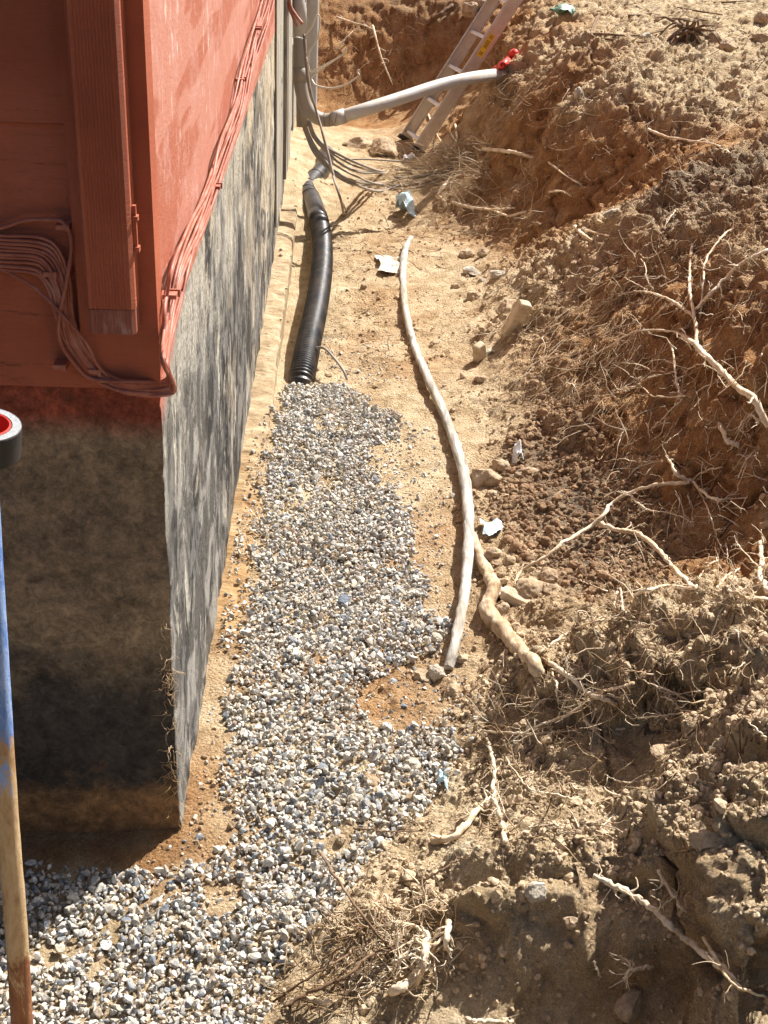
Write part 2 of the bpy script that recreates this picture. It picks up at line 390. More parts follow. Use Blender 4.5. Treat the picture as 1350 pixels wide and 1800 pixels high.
M_ALU = dusty('aluminium', (.78, .77, .76), (.5, .42, .34), .35, rough=.5, metal=.15)
M_ALUR = dusty('ladder_rail_metal', (.56, .51, .45), (.40, .30, .21), .5, rough=.5, metal=.3)
M_WIRE = dusty('pale_wire', (.62, .54, .44), (.45, .35, .25), .4, rough=.6)
M_YEL = dusty('yellow_sticker', (.75, .55, .02), (.5, .36, .1), .3, rough=.5)
M_INK = dusty('black_ink', (.03, .03, .03), (.1, .08, .05), .3, rough=.6)
M_REDP = dusty('red_plastic', (.62, .03, .02), (.5, .12, .07), .3, rough=.45)
M_DGREEN = dusty('black_bin', (.02, .02, .022), (.1, .08, .06), .4)
def pole_material():
    m, nt, b = mat('blue_rusty_pole', rough=.7, spec=.3); N = NT(nt); c = N.co(); z = N.sep(c)[2]
    n1 = N.noise(N.co((1, 1, .35)), 30, 7, .75, .5); n2 = N.noise(c, 120, 6, .8)
    zz = N.math('ADD', z, N.math('MULTIPLY', N.math('SUBTRACT', n1, .5), .75))
    mud = N.ramp(n1, [(.3, (.30, .15, .06)), (.5, (.52, .36, .19)), (.7, (.66, .50, .30))])
    rust = N.ramp(n1, [(.3, (.20, .075, .03)), (.7, (.40, .19, .09))])
    blue = N.mix(N.g(n1, .45, .6), (.10, .22, .55), (.30, .42, .68))
    col = N.mix(N.g(zz, .66, .71), N.mix(N.g(zz, .2, .26), rust, mud), blue)
    nt.links.new(col, b.inputs['Base Color']); nt.links.new(N.bump(N.math('ADD', n1, n2), .6, .006), b.inputs['Normal']); return m
M_POLE = pole_material()
def plastic_scrap(name, c0, c1):
    m, nt, b = mat(name, rough=.35, spec=.5); N = NT(nt); c = N.co(); n1 = N.noise(c, 30, 4, .6)
    nt.links.new(N.ramp(n1, [(.35, c0), (.65, c1)]), b.inputs['Base Color'])
    nt.links.new(N.bump(N.noise(c, 70, 4, .6), .7, .01), b.inputs['Normal']); return m
M_BLUEP = plastic_scrap('pale_blue_plastic', (.36, .58, .66), (.72, .82, .84))
M_WHITEP = plastic_scrap('white_plastic_film', (.52, .52, .50), (.85, .86, .86))
M_SHEET = plastic_scrap('dirty_paper', (.50, .40, .27), (.80, .75, .66))

# ================================================================== TERRAIN
# surveyed points: (px, py, height, crumb, tone, humus)
XW, YC = -0.312, 2.118                         # wall side plane and front plane
S = [
 # trench floor in the far half
 (600,610,-.05,.6,.45,0),(650,520,-.05,.6,.4,0),(720,520,-.04,.35,.35,0),(640,430,-.05,.8,.4,.3),(700,440,-.04,.5,.35,.1),(620,330,-.04,.7,.4,.2),(690,350,-.03,.5,.45,.15),
 (600,260,-.04,.4,.1,0),(700,270,-.03,.5,.4,.1),(650,228,-.02,.4,.3,0),(760,640,-.02,.35,.4,0),(700,680,-.02,.35,.4,0),(740,760,-.01,.15,.2,0),
 (770,860,0,.2,.25,0),(770,950,0,.2,.6,0),(770,1040,0,.15,.4,0),(560,700,-.01,.2,.2,0),(600,900,0,.2,.2,0),(600,1100,0,.2,.2,0),
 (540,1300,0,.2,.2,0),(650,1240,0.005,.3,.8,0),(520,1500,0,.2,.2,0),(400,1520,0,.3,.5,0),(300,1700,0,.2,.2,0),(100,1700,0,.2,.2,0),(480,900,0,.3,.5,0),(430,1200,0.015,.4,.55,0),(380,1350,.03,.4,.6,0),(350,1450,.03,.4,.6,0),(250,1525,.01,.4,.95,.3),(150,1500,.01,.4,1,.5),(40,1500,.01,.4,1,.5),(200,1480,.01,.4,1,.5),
 # toe and talus beside the limb
 (835,1000,.02,.5,.3,.1),(850,900,.03,.6,.3,.1),(900,960,.06,.7,.35,.2),(980,1000,.10,.8,.4,.4),(850,760,.02,.3,.2,0),(830,660,.02,.3,.15,0),(900,700,.07,.9,.3,.4),
 (880,620,.05,.8,.3,.2),(830,560,0,.5,.3,.1),(800,480,-.02,.3,.25,0),(760,440,-.03,.4,.3,0),(850,440,0.02,.7,.5,.3),(860,510,.04,.9,.3,.2),(930,480,.14,1,.2,.1),(940,560,.15,.9,.2,.1),(1000,500,.27,.9,.2,.1),
 (1000,440,.33,1,.15,0),(1060,410,.47,.9,.2,0),(960,420,.2,.7,.6,.4),(900,400,.08,.6,.8,.4),(830,380,.02,.6,.6,.3),(760,350,-.01,.6,.4,.2),
 # knob where the conduit enters, cut face behind
 (820,300,.10,.4,.7,.2),(860,330,.14,.3,1,.1),(840,240,.32,.3,.5,0),(830,200,.42,.2,.6,0),(740,300,.04,.6,.2,0),(780,292,.11,.7,.15,0),(800,262,.19,.6,.2,0),(870,270,.32,.1,.7,0),(950,280,.38,.1,.8,0),(930,200,.58,.1,.8,0),(860,180,.53,.2,.7,0),(850,150,.60,.4,.4,0),
 (890,130,.70,.8,.1,0),(950,120,.79,.8,.3,0),(1000,150,.84,1,.2,0),(1000,100,.90,.7,.7,0),(950,60,.92,.5,.9,0),(980,20,.98,.5,.3,0),
 (960,340,.28,.3,1,.1),(1040,370,.35,.3,1,.1),(1050,300,.52,.2,1,0),(1040,220,.72,.2,.9,0),(1130,330,.56,.2,1,0),(1130,250,.70,.2,1,0),(1150,200,.82,.6,.3,0),(1250,270,.74,.2,1,0),(1230,210,.84,.8,.2,0),(1080,160,.86,.9,.1,0),
 (1340,190,.90,.6,.3,0),(1200,130,.92,.8,.1,0),(1350,130,.95,.4,.05,0),(1100,60,.97,.5,.05,0),(1250,50,1.0,.3,0,0),(1340,40,1.0,.3,0,0),(1100,5,1.02,.4,.1,0),(1340,3,1.03,.3,0,0),
 # spur: crest running up to the right, dark root-bound topsoil on it
 (1090,400,.56,.8,.3,.2),(1150,345,.68,1,.2,.8),(1220,310,.76,1,.2,.8),(1290,280,.83,1,.2,.7),(1345,258,.88,.9,.3,.5),(1340,330,.86,.9,.2,.5),(1240,370,.76,1,.2,.6),(1150,420,.62,.8,.3,.4),(1340,400,.84,.8,.4,.3),
 (1090,480,.46,.4,.8,.2),(1040,560,.30,.3,.9,.2),(980,640,.17,.5,.7,.3),(1180,500,.58,.4,.9,.2),(1280,480,.74,.7,.6,.2),(1340,500,.80,.6,.8,.1),
 (1100,620,.34,.2,.9,.1),(1050,700,.24,.3,.9,.1),(1180,640,.42,.2,1,0),(1280,620,.58,.3,1,0),(1340,640,.66,.3,1,0),(1130,760,.26,.2,1,0),(1230,760,.38,.2,1,0),(1340,790,.48,.3,1,.1),
 (1000,760,.14,.6,.6,.7),(930,780,.07,.7,.5,.7),(1050,850,.13,.5,.5,.8),(950,880,.07,.5,.5,.8),(1100,950,.12,.5,.5,.9),(1020,1010,.10,.6,.4,.8),(1160,880,.18,.2,.9,.3),(1250,880,.24,.2,1,.1),(1200,990,.17,.3,.8,.4),(1340,900,.33,.5,.6,.3),(1300,990,.22,.3,.9,.2),
 # near heap
 (1345,1045,.46,1,.15,0),(1270,1040,.42,1,.15,0),(1190,1065,.35,1,.1,0),(1100,1090,.28,1,.1,0),(1010,1105,.20,.9,.15,0),(930,1110,.12,.8,.3,.1),(880,1130,.05,.6,.4,.1),(840,1190,.03,.6,.35,0),
 (1340,1150,.51,1,.1,0),(1230,1150,.43,1,.1,0),(1120,1160,.35,1,.1,0),(1010,1190,.27,.9,.3,0),(930,1210,.16,.8,.35,0),(860,1250,.06,.9,.2,0),(820,1300,.03,.9,.15,0),
 (1340,1240,.53,1,.15,.1),(1200,1230,.42,.9,.25,0),(1080,1260,.29,.5,.4,0),(1150,1310,.20,.05,.25,0),(1230,1290,.27,.4,.3,0),(1080,1340,.15,.1,.3,0),(1030,1380,.14,.2,.3,0),(950,1300,.15,.8,.3,.1),(1140,1380,.19,.1,.2,0),
 (880,1360,.08,1,.1,0),(820,1400,.04,.9,.1,0),(960,1410,.17,1,.1,0),(1060,1410,.26,1,.1,0),(1200,1370,.36,1,.1,0),(1340,1310,.50,1,.1,0),(1340,1400,.50,1,.1,0),(1200,1450,.40,1,.1,0),(1080,1460,.33,.9,.15,0),
 (960,1470,.24,.7,.05,0),(860,1470,.16,.8,.05,0),(780,1480,.09,.9,.1,0),(720,1520,.07,1,.15,0),(640,1590,.07,1,.2,.1),(690,1610,.10,.9,.3,.1),(780,1570,.16,.8,.1,0),(880,1560,.22,.8,.05,0),(940,1555,.27,.6,.1,0),(1030,1500,.33,.4,.3,0),(1150,1510,.38,.6,.2,0),
 (1290,1520,.46,1,.1,0),(1340,1600,.46,1,.1,0),(1330,1750,.44,1,.1,0),(1250,1620,.36,.4,.3,0),(1150,1590,.30,.45,.4,0),(1050,1580,.22,.4,.4,0),(940,1620,.15,.35,.4,0),(850,1630,.12,.35,.4,0),(760,1660,.08,.15,.4,0),
 (1200,1700,.22,.45,.4,0),(1080,1700,.13,.4,.35,0),(950,1720,.07,.35,.35,0),(820,1730,.04,.5,.35,0),(700,1730,.04,.3,.2,0),(600,1680,.05,.9,.1,.1),(620,1770,.03,.6,.05,0),(520,1790,.03,.5,.1,0),(1180,1790,.14,.2,.3,0),(1000,1795,.04,.1,.3,0),(1280,1790,.30,.4,.2,0),
]
P_, VAL = [], []
for px, py, z, c, t, d in S:
    p = at(px, py, z=z); P_.append((p[0], p[1])); VAL.append((z, c, t, d))
def wp(x, y, z, c=.3, t=.3, d=0): P_.append((x, y)); VAL.append((z, c, t, d))
for x in (-.31, -.25): 
    for y in (2.6, 3.2, 4.0): wp(x, y, .0, .2, .3)
    for y in (5.5, 6.5): wp(x, y, -.10, .2, .2)
for x, y, z in ((-.18, 5.4, -.08), (-.12, 6.2, -.08), (-.3, 7.4, .02), (-.3, 8.2, .14), (-.3, 9.0, .12), (-.12, 7.6, -.05), (-.1, 8.4, -.02), (-.3, 6.8, -.08)): wp(x, y, z, .2, .05)
for x in (-3, -2, -1.2, -.8, -.5):
    for y in (.9, 1.4, 2.0): wp(x, y, 0)
for x in (-6, -3): wp(x, 3, 0); wp(x, 0, 0)
for x in (-.4, 0): wp(x, 1.2, .02)
for x, y, z in ((.2, 1.3, .06), (.5, 1.35, .06), (.8, 1.4, .16), (1.1, 1.3, .40), (.3, .7, .3), (.8, .8, .4), (-.3, .4, .35), (0, 0, .45), (1, 0, .5), (-1, 0, .3), (2, 0, .6), (1.6, 1.6, .5), (2.2, 2.0, .6), (0, -1, .5), (3, -1, .6)): wp(x, y, z, .8, .2)
for x, y, z in ((2.0, 2.8, .6), (1.9, 3.6, .78), (2.4, 4.2, .9), (3.2, 3, .8), (4.5, 5, .95), (4, 7, 1.0), (5, 9, 1.0), (8, 4, 1.0), (8, 10, 1.05), (12, 0, .8), (14, 20, 1.2), (4, 14, 1.1), (0, 20, 1.4), (-6, 20, 1.2), (-6, 12, 1.0)): wp(x, y, z, .5, .1)
# head of the trench: a cut bank closing it off
for px, py, y in ((575, 210, 10.45), (640, 205, 10.5), (700, 215, 10.35), (560, 150, 10.65), (650, 150, 10.75), (740, 160, 10.7), (600, 60, 11.0), (700, 60, 11.0), (620, 5, 11.3), (720, 5, 11.2), (780, 90, 10.8), (800, 30, 10.9), (860, 40, 10.3), (545, 80, 10.9)):
    p = at(px, py, y=y); wp(p[0], p[1], p[2], .4 if py > 50 else .8, .95, .25 if py > 30 else .5)
for x, y, z in ((-1, 11.5, .9), (-.4, 12, 1.15), (.5, 12, 1.15), (1.5, 11.6, 1.1), (.85, 9.3, .05), (1.05, 9.0, .3), (1.3, 9.4, .75), (1.0, 9.9, .3), (-.35, 10.2, .2)): wp(x, y, z, .4, .8, .2)
P_ = np.array(P_); VAL = np.array(VAL)
def warp(x, y): return np.stack([np.asarray(x)/(np.asarray(y)+1.6)*3.2, np.log(np.maximum(np.asarray(y)+1.6, .1))*3.2], -1)
Q = warp(P_[:, 0], P_[:, 1]); CC = .035
D_ = np.sqrt(((Q[:, None]-Q[None])**2).sum(-1)+CC**2)
n_ = len(Q); A_ = np.zeros((n_+1, n_+1)); A_[:n_, :n_] = -D_+np.eye(n_)*.015
A_[:n_, n_] = 1; A_[n_, :n_] = 1
WGT = np.linalg.solve(A_, np.vstack([VAL, np.zeros((1, 4))]))
def field(x, y):
    q = warp(x, y); out = np.zeros((len(q), 4))
    for i in range(0, len(q), 20000):
        dd = np.sqrt(((q[i:i+20000, None]-Q[None])**2).sum(-1)+CC**2)
        out[i:i+20000] = -dd @ WGT[:n_]+WGT[n_]
    return out
# fan-shaped grid, dense where one looks
def seq(a_, b_, n2, pw=1.0): t = np.linspace(0, 1, n2)**pw; return a_+(b_-a_)*t
ys = np.concatenate([seq(-1.0, 1.32, 40)[:-1], (np.exp(np.linspace(np.log(2.32), np.log(12.6), 1050))-1.0)[:-1], seq(11.6, 60, 50, 2)])
ss = np.concatenate([-seq(.30, 3.5, 40, 2)[::-1][:-1], np.linspace(-.30, .40, 800)[:-1], np.linspace(.40, .90, 160)[:-1], seq(.90, 3.5, 30, 2)])
coarse_y = np.concatenate([seq(-1.0, 1.32, 14)[:-1], (np.exp(np.linspace(np.log(2.32), np.log(12.6), 300))-1.0)[:-1], seq(11.6, 60, 20, 2)])
coarse_s = np.concatenate([-seq(.30, 3.5, 15, 2)[::-1][:-1], np.linspace(-.30, .40, 240)[:-1], seq(.40, 3.5, 20, 2)])
gx = (coarse_y[:, None]+1.35)*coarse_s[None]; gy = np.repeat(coarse_y[:, None], len(coarse_s), 1)
fc = field(gx.ravel(), gy.ravel()).reshape(len(coarse_y), len(coarse_s), 4)
def lerp_idx(g, v):
    i = np.clip(np.searchsorted(g, v)-1, 0, len(g)-2); return i, np.clip((v-g[i])/(g[i+1]-g[i]), 0, 1)
def sample(x, y):
    s_ = x/(y+1.35); i, u = lerp_idx(coarse_y, y); j, v = lerp_idx(coarse_s, s_); u = u[:, None]; v = v[:, None]
    return fc[i, j]*(1-u)*(1-v)+fc[i+1, j]*u*(1-v)+fc[i, j+1]*(1-u)*v+fc[i+1, j+1]*u*v
X = ((ys[:, None]+1.35)*ss[None]).ravel(); Y = np.repeat(ys, len(ss))
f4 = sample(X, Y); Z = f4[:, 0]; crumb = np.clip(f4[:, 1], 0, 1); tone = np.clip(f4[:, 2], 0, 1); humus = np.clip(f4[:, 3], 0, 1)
NR, NC = len(ys), len(ss)
Pt = np.stack([X, Y, Z], -1)
def normals(Pt):
    G = Pt.reshape(NR, NC, 3); du = np.gradient(G, axis=1); dv = np.gradient(G, axis=0)
    n2 = np.cross(du.reshape(-1, 3), dv.reshape(-1, 3)); return n2/(np.linalg.norm(n2, axis=1)[:, None]+1e-12)
Nn = normals(Pt)
wall_d = np.where(Y > YC-.1, np.clip((X-XW)/.25, 0, 1), np.clip(np.abs(Y-YC)/.3, .2, 1))
flat = np.clip((Z-.02)/.15, 0, 1); flat = np.maximum(flat, .28)
steep = np.clip(1-(Nn[:, 2]-.35)/.5, 0, 1)
amp = (.25+.75*flat)*wall_d*np.where((Y > 9.6) & (X < 1.2), .5, 1.0)
rid = 1-np.abs(fbm(Pt, 6.5, 4, 3))*2.2                       # furrows and clumps
big_ = np.clip((Z-.06)/.2, 0, 1)
disp = amp*(.055*fbm(Pt, 2.6, 3, 21)+(.010+.050*crumb)*(rid-.5))
disp += amp*(.005+.034*crumb)*(fbm(Pt, 24, 5, 31, .68))
wr = worley(Pt+.02*np.stack([vnoise(Pt, 20, 1), vnoise(Pt, 20, 2), vnoise(Pt, 20, 3)], -1), 24, 5)
disp += amp*crumb*.020*(.55-wr)
wrb = worley(Pt+.05*np.stack([vnoise(Pt, 9, 61), vnoise(Pt, 9, 62), vnoise(Pt, 9, 63)], -1), 9, 15)
nearf = np.clip((7.0-Y)/3, .35, 1)
disp += amp*nearf*(.010+.055*crumb)*(.5-wrb)
wrc = worley(Pt*np.array([1, 1, .8])+.08*np.stack([vnoise(Pt, 5, 71), vnoise(Pt, 5, 72), vnoise(Pt, 5, 73)], -1), 4.3, 25)
disp += amp*big_*.10*np.clip(nearf, .6, 1)*(.5-wrc)
cr = np.abs(fbm(Pt, 5.5, 3, 91)); disp -= amp*big_*.035*np.exp(-(cr/.035)**2)
wr2 = worley(Pt, 60, 9)
disp += (.3+.7*amp)*(.15+.85*crumb)*.008*(.5-wr2)
# vertical scoring on steep cut faces
sc_p = Pt*np.array([1, 1, .22]); disp += amp*steep*(1-crumb)*.022*fbm(sc_p, 16, 4, 51)
disp += (.0012+.0035*crumb)*fbm(Pt, 105, 2, 77)
Pt = Pt+Nn*disp[:, None]
jj = np.arange(NR*NC).reshape(NR, NC)
Fq = np.stack([jj[:-1, :-1], jj[:-1, 1:], jj[1:, 1:], jj[1:, :-1]], -1).reshape(-1, 4)
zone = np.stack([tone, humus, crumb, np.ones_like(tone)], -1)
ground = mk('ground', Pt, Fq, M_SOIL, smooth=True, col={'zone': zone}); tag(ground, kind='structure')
bpy.context.view_layer.update()
def drop(x, y):
    ok, p, nn_, _ = ground.ray_cast(Vector((x, y, 5)), Vector((0, 0, -1)))
    if ok and x < -.213 and y > YC+.7 and p.z < .02: p = Vector((x, y, .019))
    return (p, nn_) if ok else (Vector((x, y, 0)), Vector((0, 0, 1)))
def hit(px, py):
    d = ray(px, py); ok, p, nn_, _ = ground.ray_cast(Vector(CAM), Vector(d))
    return (np.array(p), np.array(nn_)) if ok else (at(px, py, z=0), np.array([0, 0, 1.]))

# ================================================================== LOOSE STONES (uncountable)
import itertools
def ico(sub):
    t = (1+5**.5)/2
    V = [(-1, t, 0), (1, t, 0), (-1, -t, 0), (1, -t, 0), (0, -1, t), (0, 1, t), (0, -1, -t), (0, 1, -t), (t, 0, -1), (t, 0, 1), (-t, 0, -1), (-t, 0, 1)]
    Fc = [(0, 11, 5), (0, 5, 1), (0, 1, 7), (0, 7, 10), (0, 10, 11), (1, 5, 9), (5, 11, 4), (11, 10, 2), (10, 7, 6), (7, 1, 8), (3, 9, 4), (3, 4, 2), (3, 2, 6), (3, 6, 8), (3, 8, 9), (4, 9, 5), (2, 4, 11), (6, 2, 10), (8, 6, 7), (9, 8, 1)]
    V = [nrm(v) for v in V]
    for _ in range(sub):
        mid = {}; F2 = []
        def m_(a_, b_):
            k = (min(a_, b_), max(a_, b_))
            if k not in mid: mid[k] = len(V); V.append(nrm(V[a_]+V[b_]))
            return mid[k]
        for a_, b_, c_ in Fc:
            ab, bc, ca = m_(a_, b_), m_(b_, c_), m_(c_, a_); F2 += [(a_, ab, ca), (b_, bc, ab), (c_, ca, bc), (ab, bc, ca)]
        Fc = F2
    return np.array(V), np.array(Fc)
def stone_shape(sub, cuts, lo, hi, lump=0.0, r=rng):
    V, Fc = ico(sub); V = V.copy()
    for _ in range(cuts):
        n2 = nrm(r.normal(size=3)); d = r.uniform(lo, hi); k = V@n2-d; V -= np.maximum(k, 0)[:, None]*n2
    if lump: V *= (1+lump*fbm(V, 1.7, 3, int(r.integers(999))))[:, None]
    return V, Fc
def rotm(n2, r=rng):
    q = r.normal(size=(n2, 4)); q /= np.linalg.norm(q, axis=1)[:, None]; a_, b_, c_, d_ = q.T
    return np.stack([np.stack([1-2*(c_*c_+d_*d_), 2*(b_*c_-a_*d_), 2*(b_*d_+a_*c_)], -1), np.stack([2*(b_*c_+a_*d_), 1-2*(b_*b_+d_*d_), 2*(c_*d_-a_*b_)], -1),
                     np.stack([2*(b_*d_-a_*c_), 2*(c_*d_+a_*b_), 1-2*(b_*b_+c_*c_)], -1)], 1)
def scatter(name, pos, size, shapes, colors, material, label=None, squash=(1, .8, .62)):
    Vs, Fs, Cs = [], [], []; base = 0; pos = np.asarray(pos); k = rng.integers(0, len(shapes), len(pos)); R = rotm(len(pos))
    asp = np.array(squash)[None]*rng.uniform(.8, 1.2, (len(pos), 3))
    for s_ in range(len(shapes)):
        ii = np.where(k == s_)[0]
        if not len(ii): continue
        V, Fc = shapes[s_]; nv = len(V)
        P3 = np.einsum('nij,nvj->nvi', R[ii], V[None]*asp[ii][:, None]*size[ii][:, None, None])+pos[ii][:, None]
        Vs.append(P3.reshape(-1, 3)); Fs.append((Fc[None]+(base+np.arange(len(ii))*nv)[:, None, None]).reshape(-1, 3))
        Cs.append(np.repeat(colors[ii], nv, 0)); base += nv*len(ii)
    C4 = np.concatenate(Cs); C4 = np.concatenate([C4, np.ones((len(C4), 1))], 1)
    o = mk(name, np.concatenate(Vs), np.concatenate(Fs), material, col={'col': C4}); return tag(o, label, kind='stuff')
def inpoly(x, y, poly):
    x = np.asarray(x); y = np.asarray(y); c = np.zeros(len(x), bool); j = len(poly)-1
    for i in range(len(poly)):
        xi, yi = poly[i]; xj, yj = poly[j]
        c ^= ((yi > y) != (yj > y)) & (x < (xj-xi)*(y-yi)/(yj-yi+1e-12)+xi); j = i
    return c
def wpoly(pts): return [tuple(at(px, py, z=0)[:2]) for px, py in pts]
GR = wpoly([(500, 665), (560, 672), (600, 668), (640, 690), (700, 735), (705, 770), (650, 785), (655, 830), (700, 870), (735, 930), (725, 985), (758, 1040), (752, 1085), (790, 1110), (780, 1150), (720, 1170),
            (650, 1205), (625, 1225), (640, 1270), (700, 1290), (780, 1290), (800, 1345), (775, 1405), (745, 1450), (700, 1480), (640, 1550), (590, 1640), (520, 1700), (480, 1790), (430, 1900),
            (-400, 1900), (-400, 1535), (60, 1545), (240, 1540), (300, 1530), (370, 1530), (410, 1475), (395, 1400), (405, 1300), (400, 1230), (425, 1170), (438, 1100), (455, 950), (480, 760)])
HOLES = [wpoly(h) for h in ([(370, 1555), (425, 1540), (430, 1590), (385, 1625), (350, 1610)], [(570, 1480), (610, 1470), (620, 1510), (580, 1530)])]
SPARSE = [(wpoly([(640, 690), (730, 740), (740, 860), (780, 960), (775, 1050), (820, 1120), (800, 1180), (640, 1200), (700, 1290), (830, 1300), (800, 1420), (700, 1510), (600, 1600), (540, 1700), (560, 1600), (500, 1300)]), .26), (wpoly([(640, 690), (760, 760), (800, 880), (790, 960), (700, 880), (640, 800)]), .16), (wpoly([(425, 860), (465, 720), (480, 800), (430, 1150), (355, 1150)]), .30), (wpoly([(420, 930), (460, 900), (450, 990), (395, 1010)]), .6), (wpoly([(380, 1060), (430, 1060), (425, 1150), (370, 1130)]), .5),
          (wpoly([(310, 1440), (400, 1150), (430, 1150), (400, 1480), (240, 1545)]), .13), (wpoly([(560, 480), (680, 520), (720, 680), (600, 660), (555, 600)]), .12), (wpoly([(700, 1180), (800, 1160), (860, 1300), (780, 1420), (640, 1280)]), .22),
          (wpoly([(600, 1200), (770, 1200), (760, 1290), (620, 1290)]), .10), (wpoly([(-400, 1500), (240, 1530), (300, 1560), (-400, 1570)]), .5), (wpoly([(350, 1540), (440, 1530), (440, 1630), (340, 1620)]), .25)]
sp = .0120; cx_, cy_ = np.meshgrid(np.arange(-1.5, .75, sp), np.arange(1.25, 5.6, sp)); cx_ = cx_.ravel(); cy_ = cy_.ravel()
pos, siz = [], []
for layer in range(2):
    x = cx_+rng.uniform(-sp*.6, sp*.6, len(cx_)); y = cy_+rng.uniform(-sp*.6, sp*.6, len(cx_))
    E3 = np.stack([x, y, x*0], -1); edge = .045*fbm(E3, 13, 4, 3, .7); bare = fbm(E3, 9, 3, 44) > .42
    g_ = inpoly(x+edge, y+edge*.6, GR)
    for h in HOLES: g_ &= ~inpoly(x+edge, y+edge, h)
    keep = g_ & (rng.random(len(x)) < np.where(bare, .42 if layer == 0 else .1, .97 if layer == 0 else .66))
    if layer == 0:
        for poly, pr in SPARSE: keep |= inpoly(x, y, poly) & (rng.random(len(x)) < pr)
    ok = ~((y > YC-.02) & (x < XW+.02)); keep &= ok
    x, y = x[keep], y[keep]; gi = g_[keep]
    for i in range(len(x)):
        p, _ = drop(x[i], y[i]); s_ = float(np.clip(rng.lognormal(math.log(.0076), .38), .0032, .0185))
        if not gi[i]: s_ *= .8
        pos.append((x[i], y[i], p.z+(.001 if not gi[i] else (.004+layer*rng.uniform(.007, .015))))); siz.append(s_)
pos = np.array(pos); siz = np.array(siz)
pal = np.array([(.72, .68, .59), (.60, .58, .54), (.50, .49, .47), (.76, .73, .67), (.36, .38, .40), (.24, .27, .31), (.55, .46, .36), (.64, .57, .47), (.45, .42, .38), (.58, .44, .36)])
pc = rng.choice(len(pal), len(pos), p=[.17, .15, .13, .14, .10, .08, .06, .08, .06, .03]); gcol = np.clip(pal[pc]*rng.uniform(.64, 1.08, (len(pos), 1)), 0, .85)
shapes = [stone_shape(1, 10, .40, .78) for _ in range(18)]
scatter('gravel', pos, siz, shapes, gcol, M_GRAV, 'pale grey crushed stone gravel spread along the trench beside the wall')

# crumbs of soil over the spoil heaps, and rounded dark clods in the shaded hollow
pos, siz, cl = [], [], []
N_T = 150000
yy = np.exp(rng.uniform(np.log(2.4), np.log(11.5), N_T))-1.0; sx = rng.uniform(-.2, .36, N_T); xx = sx*(yy+1.35)
ff = sample(xx, yy); dens = np.clip(ff[:, 1], 0, 1)**1.6
dens *= np.where(ff[:, 0] < .015, .45, 1)
patch = vnoise(np.stack([xx, yy, 0*xx], -1), 7, 8)
dens *= np.clip(.75+patch*.8, .1, 1.3)
keep = (rng.random(N_T) < dens*.62) & (xx > XW+.03) & (yy < 9.5)
xx, yy, ff = xx[keep], yy[keep], ff[keep]
for i in range(len(xx)):
    p, nn_ = drop(xx[i], yy[i]); s_ = float(np.clip(rng.lognormal(math.log(.0040), .48), .0020, .015))*(1+.07*yy[i])
    if nn_.z < .5: s_ *= .7
    pos.append(p+nn_*s_*.25); siz.append(s_)
    c_ = np.array((.64, .51, .35))*(1-ff[i, 2])+np.array((.42, .26, .14))*ff[i, 2]; h_ = np.clip(ff[i, 3], 0, 1)*.8
    cl.append(np.clip((c_*(1-h_)+np.array((.28, .20, .135))*h_)*rng.uniform(.75, 1.25), 0, .75))
lump = [stone_shape(1, 6, .55, .85, .45) for _ in range(14)]
scatter('soil_crumbs', np.array([tuple(p) for p in pos]), np.array(siz), lump, np.array(cl), M_CLOD, 'loose crumbs of tan soil strewn over the spoil heaps and bank', (1, .9, .75))
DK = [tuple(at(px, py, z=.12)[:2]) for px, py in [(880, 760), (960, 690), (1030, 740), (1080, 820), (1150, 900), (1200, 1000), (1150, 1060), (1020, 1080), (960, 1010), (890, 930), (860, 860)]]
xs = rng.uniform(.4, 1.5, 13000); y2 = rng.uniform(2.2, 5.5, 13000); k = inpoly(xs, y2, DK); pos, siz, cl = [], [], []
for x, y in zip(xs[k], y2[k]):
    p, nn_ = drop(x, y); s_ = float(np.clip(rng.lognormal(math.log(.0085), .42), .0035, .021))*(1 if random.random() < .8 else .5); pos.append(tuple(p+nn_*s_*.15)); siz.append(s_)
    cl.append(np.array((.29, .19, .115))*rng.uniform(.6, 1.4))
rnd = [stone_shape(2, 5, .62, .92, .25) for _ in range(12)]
scatter('earth_clods', np.array(pos), np.array(siz), rnd, np.array(cl), M_CLOD, 'rounded dark clods of earth covering the shaded slope', (1, .85, .75))

